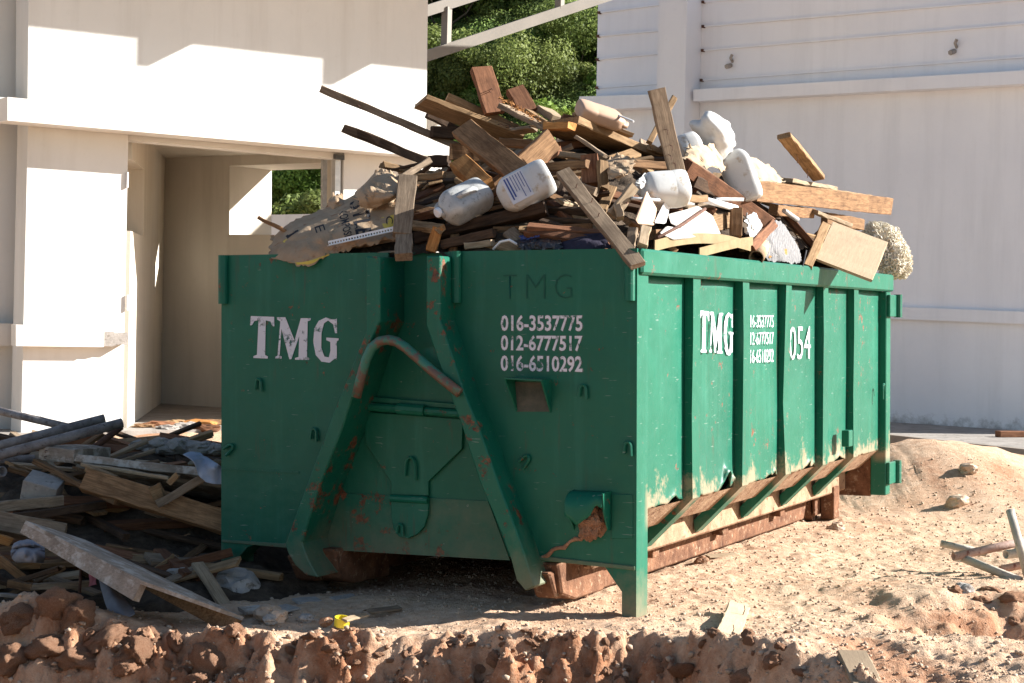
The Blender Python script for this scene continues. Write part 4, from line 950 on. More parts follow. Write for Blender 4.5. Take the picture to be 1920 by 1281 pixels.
# laminate strips
def strip(pts,wd,mat,label,name='laminate_strip',cat='laminate strip',q=None):
    P=[S(x,y,qq) for x,y,qq in pts]; n=26; V=[]
    for i in range(n+1):
        p=cr(P,i/n); V+=[p+Vector((0,0,wd/2)),p-Vector((0,0,wd/2))]
    Fc=[(2*i,2*i+1,2*i+3,2*i+2) for i in range(n)]; c=sum(V,Vector())/len(V)
    o=mk(name,[v-c for v in V],Fc,M[mat],label=label,category=cat); o.location=c; s=o.modifiers.new('s','SOLIDIFY'); s.thickness=.006; return o
strip([(1228,461,.08),(1265,452,.12),(1310,447,.1),(1360,450,.06),(1408,462,.03)],.055,'laminate','long curled greenish laminate strip bowing along the right rim')
strip([(1312,474,.02),(1350,464,.03),(1385,456,.05),(1412,452,.06)],.05,'laminate','short greenish laminate strip crossing the long curled one')
# tubs, foam, rods, conduit
def facet(name,pts,th,mat,**t):
    P=[S(*p) for p in pts]; c=sum(P,Vector())/len(P); d=(c-CAM).normalized()
    m=MB(); m.prism([p-c for p in P],d*th); o=m.obj(name,M[mat],bev=.006,**t); o.location=c; return o
facet('plastic_tub',[(1190,412,.22),(1212,357,.3),(1232,392,.22),(1226,424,.18),(1196,420,.2)],.1,'peach',label='broken peach plastic tub wedged below the white jug',category='tub')
facet('plastic_shard',[(1226,418,.16),(1252,366,.24),(1260,374,.24),(1248,420,.15)],.03,'whitepaint',label='pointed white plastic shard right of the peach tub',category='plastic shard')
facet('foam_block',[(1252,402,.25),(1290,392,.32),(1308,386,.32),(1336,404,.28),(1352,440,.14),(1300,440,.14),(1258,420,.2)],.14,'foam',label='white broken foam block with a brown stained edge',category='foam block')
facet('foam_block',[(1236,438,.1),(1250,424,.14),(1300,432,.12),(1306,446,.1),(1262,450,.08)],.05,'foam',label='brown dusted foam slab in front of the white foam block',category='foam block')
def rod(p,q,r,mat,label,name='rod',cat='rod',hollow=0,n=10,mid=()):
    P=[S(*p)]+[S(*k) for k in mid]+[S(*q)]; c=P[0].copy(); m=MB(); m.tube([a-c for a in P],r,n,hollow=hollow); o=m.obj(name,M[mat],smooth=False,label=label,category=cat); o.location=c
    for f in o.data.polygons: f.use_smooth=len(f.vertices)==4
    return o
rod((1232,446,.1),(1322,392,.25),.009,'rustrod','rusty steel rod slanting across the white foam block','steel_rod','steel rod',mid=((1280,421,.15),))
rod((1318,374,.4),(1380,391,.2),.019,'whitepaint','white plastic conduit pointing down right below the reddish plank','conduit','pipe',.003,14)
rod((1340,374,.38),(1392,374,.34),.014,'metal','grey metal channel piece behind the white conduit','metal_channel','metal channel',.002,4)
rod((1185,372,.3),(1300,382,.35),.012,'metal','bent dull metal strip behind the peach tub','metal_strip','metal strip',0,4,mid=((1240,376,.25),))
rod((1418,484,.03),(1430,462,.2),.045,'paper','torn cardboard tube with its open mouth on the right rim','cardboard_tube','tube',.006,16)
rod((925,468,.08),(972,460,.1),.007,'whitepaint','white plastic hose arching over the front rim','hose','hose',mid=((938,454,.08),(955,450,.09)))
rod((1140,224,1.7),(1188,228,1.5),.006,'whitepaint','thin white hose end curling off the peach canister','hose','hose',mid=((1160,217,1.6),))
rod((1512,470,.1),(1504,512,-.06),.005,'black_ink','black wire dangling over the right rim beside the plywood','wire','wire',mid=((1508,488,.0),(1505,500,-.05)))
rod((1470,395,.4),(1495,412,.35),.016,'metal','grey metal bracket under the big jutting plank','metal_bracket','metal bracket',0,6)
# perforated edge trim
a,b_=S(617,462,-.03),S(742,434,.06); ex=(b_-a); Ln=ex.length; ex/=Ln; up=Vector((0,0,1)); up=(up-ex*up.dot(ex)).normalized(); V=[];Fc=[]; nh=24; hw=.028
for i in range(nh):
    x0=Ln*i/nh; dx=Ln/nh; c_=Vector((x0+dx/2,hw/2,0)); k=len(V); corners=[]
    for t_ in range(8):
        an=math.pi/4*t_; co,si=math.cos(an),math.sin(an); r=1/max(abs(co),abs(si)); V.append((c_.x+co*r*dx/2,c_.y+si*r*hw/2,0))
    for t_ in range(8):
        an=math.pi/4*t_; V.append((c_.x+math.cos(an)*dx*.34,c_.y+math.sin(an)*dx*.34,0))
    for t_ in range(8): Fc.append((k+t_,k+(t_+1)%8,k+8+(t_+1)%8,k+8+t_))
k=len(V); V+=[(0,0,.0),(Ln,0,0),(Ln,0,.03),(0,0,.03)]; Fc.append((k,k+1,k+2,k+3))
o=mk('perforated_trim',V,Fc,M['whitepaint'],label='white perforated metal edge trim lying on the cement sack by the rim',category='metal trim')
n_=ex.cross(up); o.matrix_world=Matrix(((ex.x,up.x,n_.x,a.x),(ex.y,up.y,n_.y,a.y),(ex.z,up.z,n_.z,a.z),(0,0,0,1))); o.modifiers.new('s','SOLIDIFY').thickness=.0015
# cream fibre mat
c=S(1664,470,.3); bm=bmesh.new(); bmesh.ops.create_icosphere(bm,subdivisions=4,radius=1); rr=random.Random(5)
m=MB(); T=_T
me_pts=[]
for v in bm.verts:
    p=v.co; k=1+.22*float(fbm(p.x*1.7,p.y*1.7,p.z*1.7+4,3)); q=Vector((p.x*.13*k-.07*p.z*k,p.y*.14*k,p.z*.20*k)); v.co=q; me_pts.append(q)
bm.faces.ensure_lookup_table()
V=[tuple(v.co) for v in bm.verts]; Fc=[tuple(v.index for v in f.verts) for f in bm.faces]; m.add(V,Fc)
for i in range(1700):
    q=rr.choice(me_pts); n_=q.normalized(); u=n_.orthogonal().normalized(); u=Matrix.Rotation(rr.uniform(0,6.28),3,n_)@u; h=rr.uniform(.015,.034)
    m.tube([q-n_*.005,q+n_*h,q+n_*h*.9+u*.014+Vector((0,0,-.006)),q+n_*.002+u*.02+Vector((0,0,-.014))],rr.uniform(.004,.006),4,cap=False)
bm.free(); o=m.obj('fibre_mat',M['fibre'],label='shaggy cream fibre mat hanging over the far right corner of the skip',category='mat'); o.location=c
# orange splinters
m=MB()
for i in range(90):
    p=S(rr.uniform(940,1015),0,1.5); u=rr.random(); px=940+75*u; py=190+45*u-rr.uniform(0,8); p=S(px,py,1.5+rr.uniform(-.05,.1)); d=Vector((rr.uniform(-1,1),rr.uniform(-1,1),rr.uniform(-.2,.8))).normalized()*.03
    m.add([p,p+d,p+d+Vector((.004,0,.006)),p+Vector((0,.006,.006))],[(0,1,2,3)])
o=m.obj('splinters',M['orange'],label='loose orange wood splinters piled on the grey plank at the heap top',category='wood splinters',kind='stuff')

# -- loose offcuts all over the heap: six shapes, copied
mats=['tan','brown','dark','grey','red','pale']
proto=[]
for i in range(10):
    rr=random.Random(40+i); Ln,wd,t=rr.uniform(.2,.8),rr.uniform(.03,.09),rr.uniform(.016,.045)
    proto.append((plank_mesh('wood_offcut',Ln,wd,t,(.03*rr.random(),.03*rr.random()),seed=90+i),Ln))
for me,_ in proto: me.materials.append(M[mats[proto.index((me,_))%6]])
rr=random.Random(11); first=None; cnt=0
LAB='small broken timber offcut lying loose among the larger boards heaped in the skip'
for k in range(1500):
    if cnt>=220: break
    x,y=rr.uniform(-W+.15,-.12),rr.uniform(.12,L-.2)
    if rr.random()<.55: y=rr.uniform(.12,1.6)
    z=H+float(mound_h(x,y))
    me,Ln=rr.choice(proto)
    e=1e-2; sx=(float(mound_h(x+e,y))-z+H)/e; sy=(float(mound_h(x,y+e))-z+H)/e
    n_=Vector((-sx,-sy,1)).normalized(); n_=(n_+Vector((rr.uniform(-.5,.5),rr.uniform(-.5,.5),0))*.7).normalized(); u=n_.orthogonal(); u=(Matrix.Rotation(rr.uniform(0,6.28),3,n_)@u).normalized(); v=n_.cross(u)
    p=Vector((x,y,z+rr.uniform(-.02,.02)))-u*Ln/2
    q=p+u*Ln
    if not all(-W+.06<t_.x<-.04 and .05<t_.y<L-.08 for t_ in (p,q)): continue
    cnt+=1
    if first is None: o=link('wood_offcut',me,None); first=o
    else: o=first.copy(); o.data=me; C.objects.link(o)
    tag(o,LAB,'wood offcut','loose offcuts heaped in the skip')
    o.matrix_world=SM@Matrix(((u.x,v.x,n_.x,p.x),(u.y,v.y,n_.y,p.y),(u.z,v.z,n_.z,p.z),(0,0,0,1)))

# ------------------------------------------------------------------ broken timber beside the skip, left
def board(name,A,B,Cc,t,mat,label,cat=None,**k):             # A, B, C: (px, py, depth in metres)
    return wplank(name,D(*A),D(*B),D(*Cc),t,mat,label,cat or name.replace('_',' '),**k)
hx,hy=np.meshgrid(np.linspace(-4.6,-.95,90),np.linspace(8.75,13.2,90))
hz=.62*np.exp(-((hx+2.9)/1.75)**4-((hy-11.75)/1.4)**4)+.16*np.exp(-((hx+2.2)/1.1)**4-((hy-9.9)/.8)**4)
def heap_h(x,y): return .62*math.exp(-((x+2.9)/1.75)**4-((y-11.75)/1.4)**4)+.16*math.exp(-((x+2.2)/1.1)**4-((y-9.9)/.8)**4)
hz2=gbase(hx,hy)+hz-.05+.05*fbm(hx*3,hy*3,5,4)*(hz>.03)+.03*np.abs(fbm(hx*9,hy*9,1,2))*(hz>.02)
I=np.arange(hx.size).reshape(hx.shape); Q=np.stack([I[:-1,:-1],I[:-1,1:],I[1:,1:],I[1:,:-1]],-1).reshape(-1,4)
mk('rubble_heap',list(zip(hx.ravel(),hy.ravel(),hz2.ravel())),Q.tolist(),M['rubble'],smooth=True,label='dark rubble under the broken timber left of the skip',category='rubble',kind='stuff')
def pipe(A,B,r,mat,label,mid=(),name='steel_pipe',hol=.006):
    P=[D(*A)]+[D(*x) for x in mid]+[D(*B)]; c=P[0].copy(); m=MB(); m.tube([p-c for p in P],r,18,hollow=hol); o=m.obj(name,M[mat],label=label,category='pipe'); o.location=c
    for f in o.data.polygons: f.use_smooth=True
    return o
pipe((-60,757,11.9),(140,804,11.4),.025,'pipe','cement stained scaffold pipe slanting down right behind two open ended pipes')
pipe((-60,851,10.6),(196,785,10.9),.028,'pipe','upper of two open ended scaffold pipes resting on the timber heap')
pipe((-60,869,10.3),(229,793,10.7),.029,'pipe','lower open ended scaffold pipe with flaked cement resting on the timber heap')
pipe((-60,866,10.9),(64,861,11.1),.028,'pipe','short level scaffold pipe under the two open ended pipes')
pipe((-60,898,10.4),(5,884,10.2),.03,'pipe','scaffold pipe end with dark mouth at the left picture edge')
pipe((75,784,11.9),(150,806,11.6),.012,'rustrod','thin bar behind the open ended scaffold pipes','',name='thin_bar',hol=.003)
pipe((228,800,10.9),(150,860,10.8),.02,'rustrod','short rusty bar propping the open ended pipes','',name='thin_bar',hol=.003)
board('beam',(73,836,10.5),(140,843,10.4),(72,862,10.5),.35,'paintwood','short pale painted beam end at the left of the long whitewashed beam',nails=2)
board('beam',(140,851,10.42),(440,884,10.1),(141,866,10.4),.6,'paintwood','long whitewashed beam lying level toward the skip',jag=(.05,0))
board('beam',(200,866,10.5),(440,896,10.2),(200,888,10.5),.2,'grey','grey beam lying right under the long whitewashed beam')
board('batten',(150,868,10.3),(316,894,10.1),(150,874,10.3),.04,'pale','thin pale batten below the long whitewashed beam')
board('beam',(165,877,10.1),(440,960,9.9),(148,915,10.05),.07,'brown','broad brown beam slanting down right behind the skip corner')
board('beam',(160,874,10.15),(215,892,10.1),(158,884,10.15),.06,'tan','small tan block lying on top of the broad brown beam')
board('board',(62,860,10.4),(215,938,10.0),(60,870,10.4),.05,'brown','thin brown board running down right from the pale beam end')
board('board',(15,874,10.5),(58,887,10.5),(12,884,10.5),.05,'brown','short brown board below the level scaffold pipe')
board('concrete_slab',(62,880,10.3),(124,898,10.3),(30,896,10.15),.12,'concrete','grey broken slab with sloping edge left of the broad brown beam',cat='concrete slab')
board('board',(-60,948,9.9),(120,929,10.1),(-60,968,9.9),.05,'grey','grey board lying level above the pale panel at the left edge')
board('board',(-60,975,9.75),(200,940,10.2),(-60,990,9.75),.05,'dark','dark board crossing behind the white painted form panel')
board('form_panel',(-60,948,9.55),(126,981,9.6),(-60,985,9.5),.08,'grey','pale grey form panel behind the white painted panel at the left edge',cat='form panel')
board('board',(-60,985,9.4),(30,1012,9.4),(-60,1003,9.4),.04,'orange','orange splintered board end at the left edge',jag=(0,.05))
board('board',(380,888,9.95),(290,940,9.9),(395,897,9.95),.03,'grey','short grey board leaning on the broad brown beam')
board('board',(330,884,10.0),(310,905,10.0),(340,890,10.0),.03,'tan','short tan splintered stub on the broad brown beam',jag=(.02,.02))
board('board',(300,905,9.95),(278,915,9.95),(345,918,9.95),.03,'tan','bent tan splinter lying across the broad brown beam',jag=(.03,0))
# the white panel in front: top skin, side lip, end lip
fp=empty('form_panel',(0,0,0),label='white painted form panel leaning on the red bank at lower left',category='form panel')
def fpart(pts,th,mat,nm,sub=0):
    P=[D(*p) for p in pts]; n_=(P[1]-P[0]).cross(P[-1]-P[0]).normalized()
    if n_.z<0: n_=-n_
    m=MB(); m.prism(P,n_*-th); return m,nm,mat
q0,q1,q2,q3=(48,976,8.95),(266,1089,8.5),(457,1157,8.62),(160,1012,9.3)
fp.location=D(*q1)
m,nm,mt=fpart([q0,q1,q2,q3],.018,0,'skin'); child(m,'skin',M['paintwood'],fp)
a_,b__=D(*q0),D(*q1); ex=(b__-a_).normalized(); n_=(D(*q1)-D(*q0)).cross(D(*q3)-D(*q0)).normalized(); n_=n_ if n_.z>0 else -n_; ey=n_.cross(ex)
if (D(*q3)-a_).dot(ey)<0: ey=-ey
m=MB(); m.prism([a_-n_*.0185,b__-n_*.0185,b__-n_*.10,a_-n_*.065],ey*.045); o=child(m,'side_lip',M['paintwood'],fp)
m=MB(); c_,d__=D(*q3),D(*q2); m.prism([c_-n_*.0185,d__-n_*.0185,d__-n_*.10,c_-n_*.07],ey*-.045); child(m,'side_lip',M['brown'],fp)
# cloths on and under the panel
def dsheet(name,rows,mat,label,cat,wr=.02,seed=0,nu=20,nv=26,fr=9.):
    Gd=[[D(*p) for p in r] for r in rows]; V=[]
    for j in range(nv+1):
        for i in range(nu+1):
            p=cr([cr(r,i/nu) for r in Gd],j/nv); k=float(fbm(p.x*fr+seed,p.y*fr,p.z*fr*.5,3)); V.append(p-(p-CAM).normalized()*(k*wr))
    c=sum(V,Vector())/len(V); Fc=[(j*(nu+1)+i,j*(nu+1)+i+1,(j+1)*(nu+1)+i+1,(j+1)*(nu+1)+i) for j in range(nv) for i in range(nu)]
    o=mk(name,[v-c for v in V],Fc,M[mat],smooth=True,label=label,category=cat); o.location=c; o.modifiers.new('s','SOLIDIFY').thickness=.004; return o
dsheet('cloth',[[(343,853,9.9),(358,848,9.95),(375,850,9.95)],[(362,866,9.8),(385,862,9.85),(400,866,9.85)],[(372,890,9.8),(396,884,9.8),(420,880,9.8)],[(386,904,9.8),(404,908,9.8),(424,908,9.8)]],'bluecloth','pale blue cloth draped over the long whitewashed beam beside the skip','cloth',.05,0,24,30,12.)
dsheet('cloth',[[(183,1078,9.1),(194,1080,9.1),(206,1090,9.1)],[(192,1112,8.95),(208,1110,8.92),(228,1118,8.95)],[(205,1146,8.8),(222,1138,8.75),(246,1138,8.8)],[(228,1162,8.7),(238,1160,8.68),(254,1152,8.7)]],'whitecloth','grey white cloth hanging from under the white painted form panel','cloth',.015,3)
dsheet('cloth',[[(166,1074,9.1),(174,1076,9.1),(181,1078,9.1)],[(168,1090,9.1),(174,1088,9.1),(180,1090,9.1)],[(166,1100,9.1),(173,1098,9.1),(181,1096,9.1)]],'pink','small pink rag under the white painted form panel','rag',.01,5,10,12,20.)
dsheet('cloth',[[(26,1020,9.3),(50,1012,9.35),(84,1022,9.3)],[(20,1040,9.2),(48,1034,9.15),(84,1040,9.2)],[(30,1054,9.2),(55,1054,9.15),(80,1056,9.2)]],'whitecloth','crumpled grey cloth under the left end of the white painted panel','cloth',.07,8,30,30,16.)
board('board',(56,1096,9.0),(170,1090,9.1),(56,1108,9.0),.04,'grey','level grey board on the ground beneath the white painted panel')
board('board',(14,1088,9.0),(60,1096,9.0),(14,1102,9.0),.05,'brown','short brown board on the ground at the left under the panel')
board('board',(-20,1110,8.8),(66,1121,8.85),(-20,1117,8.8),.03,'paintwood','pale strip of board on the ground by the red bank')
board('board',(-20,1058,9.2),(86,1056,9.3),(-20,1068,9.2),.02,'tan','thin tan splinter board at the left edge below the panel',jag=(0,.1))
board('board',(-20,1025,9.2),(62,1090,9.2),(-20,1045,9.2),.03,'brown','brown board slanting down right at the left edge')
pipe((152,1066,9.0),(149,1112,8.95),.008,'rustrod','thin rusty stake standing under the white painted panel','',name='steel_stake',hol=.002)
board('board',(270,1035,9.6),(330,1040,9.7),(285,1052,9.5),.03,'grey','grey offcut beside the skip leg beyond the white painted panel')
board('board',(325,1038,9.6),(282,1068,9.45),(330,1044,9.6),.03,'tan','tan splinter beside the skip leg beyond the white painted panel')
board('brick_piece',(326,1070,9.4),(346,1062,9.45),(328,1084,9.4),.08,'concrete','broken brick by the left skip leg',cat='brick')
board('brick_piece',(364,1078,9.4),(412,1070,9.5),(368,1098,9.35),.08,'red','red brown block lying at the foot of the left skip leg',cat='brick')
# random offcuts in the left heap, copies of five shapes
rr=random.Random(23); first=None
for k in range(190):
    x,y=rr.uniform(-4.2,-1.35),rr.uniform(9.1,12.4); h=heap_h(x,y)
    if h<.04: continue
    px=(x/y)*F+960
    if px>405: continue
    z=float(gbase(x,y))+h-.02; me,Ln=rr.choice(proto); n_=Vector((rr.uniform(-.4,.4),rr.uniform(-.6,.2),1)).normalized(); u=(Matrix.Rotation(rr.gauss(0,.7),3,n_)@n_.orthogonal().cross(n_)); u=Vector((math.cos(a:=rr.gauss(0,.6)),math.sin(a),0)); u=(u-n_*u.dot(n_)).normalized(); v=n_.cross(u); s=rr.uniform(.8,1.7)
    if first is None: o=link('wood_offcut',me,None); first=o
    else: o=first.copy(); o.data=me; C.objects.link(o)
    tag(o,'weathered timber offcut lying in the shaded timber heap left of the skip','wood offcut','offcuts in the left timber heap')
    p=Vector((x,y,z))-u*Ln*s/2; o.matrix_world=Matrix(((u.x,v.x,n_.x,p.x),(u.y,v.y,n_.y,p.y),(u.z,v.z,n_.z,p.z),(0,0,0,1)))@Matrix.Diagonal((s,1.1,1.1,1))
# bits of rubble on the bay floor
rr=random.Random(31); fz=zf
for i,(px,py,s) in enumerate(((300,832,.12),(262,834,.09),(335,836,.15),(372,840,.14),(312,842,.12),(400,842,.11),(280,846,.1))):
    r=ray(px,py); t=(fz+.04-CAMZ)/r.z; c=CAM+r*t
    if c.y>20.5 or c.y<8: c=D(px,py,13.5)
    lump('concrete_chunk',D(px,py,11.4),s*.6,s*.5,s*.35,'concrete',None,i*3.,3,.35,1.5,label='broken concrete chunk on top of the heap before the open bay',category='concrete chunk',group='concrete chunks before the bay')

for i,(px,py,s,mt) in enumerate(((300,797,.3,'red'),(330,794,.25,'tan'),(352,801,.3,'concrete'),(375,797,.35,'orange'),(398,794,.3,'brown'),(315,803,.2,'concrete'),(385,803,.25,'red'),(268,800,.2,'brown'))):
    r=ray(px,py); t=(fz+.01-CAMZ)/r.z
    if 15<(CAM+r*t).y<23.5: lump('floor_scrap',CAM+r*t,s*.6,s*.4,s*.16,mt,None,i*2.1,3,.4,1.8,label='flat broken scrap littering the floor of the open bay',category='scrap',group='scraps on the bay floor')
# ------------------------------------------------------------------ pipes and boards at right
def gd(px,py,h=0): p=G(px,py,h); return (W2C.transposed()@(p-CAM)).y
d0=gd(1850,1062,.06)
pipe((1894,957,d0-.05),(1930,1090,d0-.25),.024,'pipelight','cement crusted pipe standing up across the pipe pile at right')
pipe((1788,1044,d0+.02),(1990,1000,d0+.3),.024,'pipered','red oxide pipe with open mouth lying across the pipe pile')
pipe((1806,1047,d0+.05),(1915,1090,d0-.22),.024,'pipelight','pale cement crusted pipe pointing towards the viewer in the pipe pile')
pipe((1764,1019,d0+.25),(1850,1038,d0+.15),.02,'pipelight','thin pale pipe at the back left of the pipe pile')
pipe((1886,1040,d0+.0),(1990,1028,d0+.2),.026,'pipelight','short pale pipe with dark mouth at the right picture edge')
pipe((1876,1068,d0+.05),(1990,1044,d0+.2),.022,'pipered','second reddish pipe underneath at the right picture edge')
for A,B,Cc,lab in (((1369,1124),(1331,1212),(1407,1140),'pale board half buried in the sunlit bank behind a big clod'),((1571,1219),(1602,1290),(1629,1226),'pale board half buried in the bank at lower right')):
    d=gd(*A,.07); o=board('board',(*A,d),(*B,gd(*B,.1)),(*Cc,d-.02),.03,'ply',lab,nails=2)
# yellow cap and scraps in front of the skip
p=G(641,1166,.02); m=MB(); m.tube([(0,0,-.02),(0,0,.022)],.036,22,hollow=.004); m.tube([(0,0,-.02),(0,0,-.015)],.033,22); o=m.obj('plastic_ring',M['yellowcap'],label='yellow plastic ring cap lying on the sand before the skip',category='plastic ring'); o.location=p; o.rotation_euler=(.15,.1,0)
for f in o.data.polygons: f.use_smooth=False
def gboard(A,B,wd,t,mat,label,h=.015,name='board',**k):
    a_,b__=G(*A,h),G(*B,h); c_=a_+Vector((0,0,1)).cross(b__-a_).normalized()*wd+Vector((0,0,.01)); return wplank(name,a_+Vector((0,0,t*.5)),b__+Vector((0,0,t*.5)),c_+Vector((0,0,t*.5)),t,mat,label,name.replace('_',' '),**k)
gboard((650,1166),(693,1155),.03,.012,'pale','pale sliver of wood leaning on the yellow cap',.03)
gboard((690,1152),(760,1142),.05,.012,'grey','grey splintered board in the shade behind the yellow cap',jag=(.05,.05))
gboard((560,1132),(605,1128),.09,.01,'concrete','thin grey tile shard in the shade under the skip front',name='tile_shard')
gboard((630,1126),(672,1120),.05,.01,'concrete','narrow grey tile shard in the shade under the skip front',name='tile_shard')
gboard((533,1148),(565,1142),.1,.01,'concrete','square grey tile shard beside the white rubble',name='tile_shard')
gboard((460,1150),(500,1146),.08,.02,'paintwood','white washed flat scrap on the sand edge right of the form panel')
for i,(px,py,s,mt,lab) in enumerate(((503,1150,.06,'stone','pale broken block on the sand edge right of the form panel'),(520,1158,.045,'stone','small white rubble stone beside the pale broken block'),(508,1162,.035,'concrete','small grey rubble stone in front of the pale broken block'),
    (445,1104,.12,'concrete','grey concrete chunk leaning on the left skip leg'),(575,1160,.03,'concrete','grey pebble by the square tile shard'),(612,1166,.03,'clod','brown pebble left of the yellow cap'),
    (1316,1052,.035,'clod','red clod on the sand right of the skip front leg'),(1385,990,.04,'stone','pale stone lying where the skip shadow ends'),(1568,990,.05,'stone','pale stone at the roller of the skip'),(1795,940,.07,'stone','pale round stone on the sand mound at right'),(1815,882,.07,'stone','pale stone on the crest of the sand mound by the drain'),(1805,1107,.05,'concrete','small grey stone on the red soil beneath the pipes'),(1090,1112,.03,'clod','red clod in the lit patch left of the skip leg'),(1300,1110,.03,'clod','small red clod near the foot of the right skip leg'))):
    p=G(px,py,s*.4); lump('stone',p,s*1.1,s,s*.75,mt,None,i*2.3,3,.35,1.6,label=lab,category='stone')
gboard((1330,1046),(1385,1042),.05,.012,'pale','thin pale strip of wood on the sand beside the skip')
# ---- clods along the red bank: five shapes, copied
cl=[]
for i in range(6):
    bm=bmesh.new(); bmesh.ops.create_icosphere(bm,subdivisions=4,radius=1)
    for v in bm.verts:
        p=v.co.copy(); k=1+.35*float(fbm(p.x*1.3+i*5,p.y*1.3,p.z*1.3,2))+.2*abs(float(fbm(p.x*4+i,p.y*4,p.z*4,3)))+.07*float(fbm(p.x*13+i,p.y*13,p.z*13,2)); v.co=Vector((p.x*k,p.y*k*.85,p.z*k*.7))
    me=bpy.data.meshes.new('dirt_clod'); bm.to_mesh(me); bm.free(); me.materials.append(M['clod']); cl.append(me)
rr=random.Random(9); first=None
big=[(40,1150,.1),(105,1128,.13),(150,1150,.11),(190,1185,.1),(215,1200,.08),(280,1185,.06),(330,1180,.05),(90,1200,.12),(20,1235,.1),(160,1240,.09),(255,1240,.1),(235,1265,.07),(310,1220,.07),(390,1230,.09),(440,1190,.06),(370,1265,.07),
 (1225,1222,.04),(1290,1225,.08),(1270,1262,.05),(1400,1262,.08),(1450,1258,.05),(930,1238,.05),(620,1240,.045),(1860,1110,.06),(1895,1140,.05),(1840,1135,.04),(1905,1165,.05),(1790,1120,.04)]
for k in range(170):
    if k<len(big): px,py,s=big[k]
    else: px,py,s=rr.uniform(0,1500),0,rr.choice((.012,.015,.018,.02,.025,.03)); py=rr.uniform(1190,1281) if px>450 else rr.uniform(1150,1281)
    p=G(px,py,0); p.z=gz(p.x,p.y)-s*.22
    if first is None: o=link('dirt_clod',rr.choice(cl),None,smooth=True); first=o
    else: o=first.copy(); o.data=rr.choice(cl); C.objects.link(o)
    tag(o,'crumbly red dirt clod on the dug earth in the foreground','dirt clod','red dirt clods along the dug bank')
    o.location=p; o.rotation_euler=(rr.gauss(0,.35),rr.gauss(0,.35),rr.uniform(0,6)); o.scale=(s*rr.uniform(.7,1.2),s*rr.uniform(.7,1.2),s*rr.uniform(.6,1))
for me in cl:
    for q in me.polygons: q.use_smooth=True
# gravel strewn over sand and bank
bm=bmesh.new(); bmesh.ops.create_icosphere(bm,subdivisions=1,radius=1); iv=np.array([v.co[:] for v in bm.verts]); ifc=np.array([[v.index for v in f.verts] for f in bm.faces]); bm.free()
rn=np.random.RandomState(4); N=22000
xs=rn.uniform(-3.2,4.6,N); ys=7.2+rn.uniform(0,1,N)**1.7*7.5; zs,_=gfull(xs,ys); ss=.003+.009*rn.rand(N)**4
bk=(crest(xs)-ys)>-.05; ss=np.where(bk,ss*1.7,ss)
V=(iv[None]*(1+.35*rn.uniform(-1,1,(N,len(iv),1))))*ss[:,None,None]*np.array([1,1,.8])+np.stack([xs,ys,zs+ss*.3],-1)[:,None]
Fg=(ifc[None]+np.arange(N)[:,None,None]*len(iv)).reshape(-1,3); V=V.reshape(-1,3)
me=bpy.data.meshes.new('gravel'); me.vertices.add(len(V)); me.vertices.foreach_set('co',V.ravel()); me.loops.add(Fg.size); me.loops.foreach_set('vertex_index',Fg.ravel().astype(np.int32)); me.polygons.add(len(Fg)); me.polygons.foreach_set('loop_start',np.arange(0,Fg.size,3,dtype=np.int32)); me.polygons.foreach_set('loop_total',np.full(len(Fg),3,np.int32)); me.update()
link('gravel',me,M['stone'],label='fine gravel and crumbs strewn over the sandy soil',category='gravel',kind='stuff')

# ------------------------------------------------------------------ wooded hill behind
hx=np.linspace(-60,60,40); hs=np.linspace(0,1,24); V=[];Fc=[]
for s in hs:
    for x in hx: V.append((x,62+60*s,-1+46*s+2*float(fbm(x*.06,s*3,1,3))))
for j in range(23):
    for i in range(39): a=j*40+i; Fc.append((a,a+1,a+41,a+40))
mk('hillside',V,Fc,M['hill'],smooth=True,kind='structure')
def crown_mesh(i,rad,n,leafs,clumps,flat=.85):
    rn=np.random.RandomState(100+i); cen=[]
    for k in range(clumps):
        d=rn.normal(size=3); d/=np.linalg.norm(d); d[2]=abs(d[2])*.9-.25; r=rad*(.3+.85*rn.rand()**.6); cen.append((d[0]*r,d[1]*r,d[2]*r*flat+rad*.2,rad*rn.uniform(.16,.44),rn.rand()))
    cen=np.array(cen); idx=rn.randint(0,clumps,n); d=rn.normal(size=(n,3)); d/=np.linalg.norm(d,axis=1)[:,None]; rr_=rn.rand(n)**.33
    P=cen[idx,:3]+d*(cen[idx,3]*rr_)[:,None]*np.array([1,1,.8])
    nr=d+rn.normal(size=(n,3))*.6+np.array([0,0,.4]); nr/=np.linalg.norm(nr,axis=1)[:,None]
    t=np.cross(nr,rn.normal(size=(n,3))); t/=np.linalg.norm(t,axis=1)[:,None]; b_=np.cross(nr,t); sz=leafs*rn.uniform(.6,1.3,n)
    V=np.stack([P-t*sz[:,None],P+b_*(sz*.5)[:,None],P+t*sz[:,None],P-b_*(sz*.5)[:,None]],1).reshape(-1,3); Q=np.arange(4*n).reshape(n,4)
    me=bpy.data.meshes.new('crown'); me.from_pydata(V.tolist(),[],Q.tolist()); at=me.attributes.new('tint','FLOAT','POINT'); at.data.foreach_set('value',np.repeat(np.clip(cen[idx,4]*.6+.4*rn.rand(n),0,1),4).astype(np.float32)); me.update(); return me
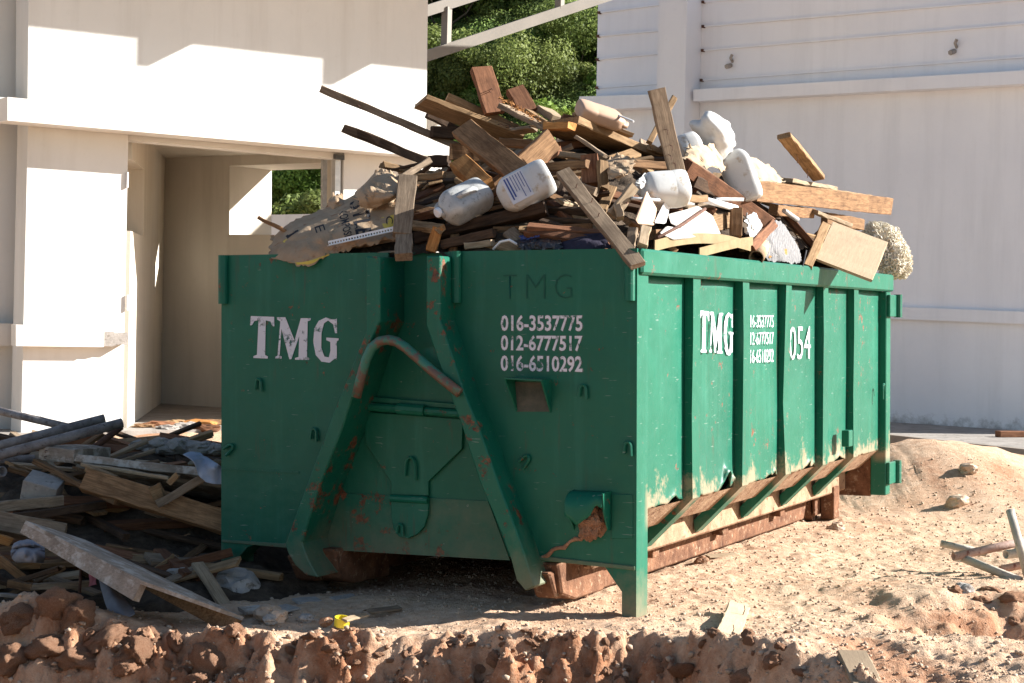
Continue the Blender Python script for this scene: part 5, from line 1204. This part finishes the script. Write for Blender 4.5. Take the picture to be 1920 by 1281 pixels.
def trunk_mesh(i,h,r):
    rr=random.Random(i); m=MB(); top=Vector((rr.uniform(-.3,.3),rr.uniform(-.3,.3),h*.75)); P=[Vector((0,0,-.6)),Vector((rr.uniform(-.1,.1),0,h*.3)),top]; m.tube(P,[r,r*.8,r*.4],8)
    for k in range(5):
        a=rr.uniform(0,6.28); s=P[1].lerp(P[2],rr.uniform(.1,.8)); m.tube([s,s+Vector((math.cos(a)*h*.18,math.sin(a)*h*.18,h*.12)),s+Vector((math.cos(a)*h*.3,math.sin(a)*h*.3,h*.3))],[r*.35,r*.25,r*.1],5)
    o=m.obj('trunk',M['bark']); me=o.data; bpy.data.objects.remove(o); return me
kinds=[]
for i in range(5):
    rad=(2.0,2.3,1.8,2.5,2.1)[i]; me=crown_mesh(i,rad,(13000,14000,11000,16000,12000)[i],(.075,.065,.085,.06,.09)[i],(26,30,22,34,20)[i]); me.materials.append(M['leaf' if i!=2 else 'leaf2'])
    tm=trunk_mesh(i,3.4,.13); kinds.append((me,tm,rad))
rr=random.Random(77); T0=None
def tree(x,y,z,i,s,label,group=None,cat='tree'):
    global T0
    me,tm,rad=kinds[i]
    if T0 is None:
        r=empty('forest_tree',(0,0,0)); cc=link('crown',me,None,r); tt=link('trunk',tm,None,r); cc.location.z=3.0; T0=(r,cc,tt)
    else:
        r=T0[0].copy(); C.objects.link(r); cc=T0[1].copy(); cc.data=me; C.objects.link(cc); cc.parent=r; tt=T0[2].copy(); tt.data=tm; C.objects.link(tt); tt.parent=r
    r.location=(x,y,z); r.rotation_euler=(0,0,rr.uniform(0,6.28)); r.scale=(s,s,s*rr.uniform(.9,1.15)); tag(r,label,cat,group)
GL_='leafy green tree among many on the wooded hill behind the buildings'
for row in range(13):
    s=.0+row*.045; y=62+60*s; z=-1+46*s-1.2
    for x in np.arange(-20,14,2.3):
        X=x+rr.uniform(-1,1)+(row%2)*1.3
        px=X/y*F+960
        if not (380<px<1330): continue
        if 700<px<740: continue
        tree(X,y+rr.uniform(-1,1),z+rr.uniform(-.4,.4),rr.choice((0,0,1,1,2,3,3,4)),rr.uniform(.75,1.25),GL_,'trees on the wooded hill')
rr=random.Random(5)
for k in range(75):
    px=rr.uniform(770,1180) if k<58 else rr.uniform(480,640); sv=rr.uniform(.06,.5); y=62+60*sv; X=(px-960)/F*y
    tree(X,y-1.2,-1+46*sv-rr.uniform(.8,1.8),rr.choice((0,1,2,2,4)),rr.uniform(.4,.75),GL_,'trees on the wooded hill')
# broad leaved plant peeping over the heap, and low wall behind the window
p=D(1045,206,34); me=crown_mesh(50,.42,260,.085,9); me.materials.append(M['leaf2']); pl=empty('broadleaf_plant',(p.x,p.y,p.z-.35),label='bright broad leaved plant showing just above the heap top by the ledge',category='plant'); o=link('foliage',me,None,pl); o.location.z=.25
m=MB(); m.tube([(0,0,-4.),(0.03,0,-1),(0,0,.2)],[.05,.04,.02],6); m.obj('stem',M['bark'],pl)
p=D(560,404,31); m=MB(); m.prism([D(430,404,32),D(680,400,31.),D(680,470,31.),D(430,470,32)],(0,.15,0)); m.obj('boundary_wall',M['wallL'],label='low white boundary wall seen through the bay window',category='wall')
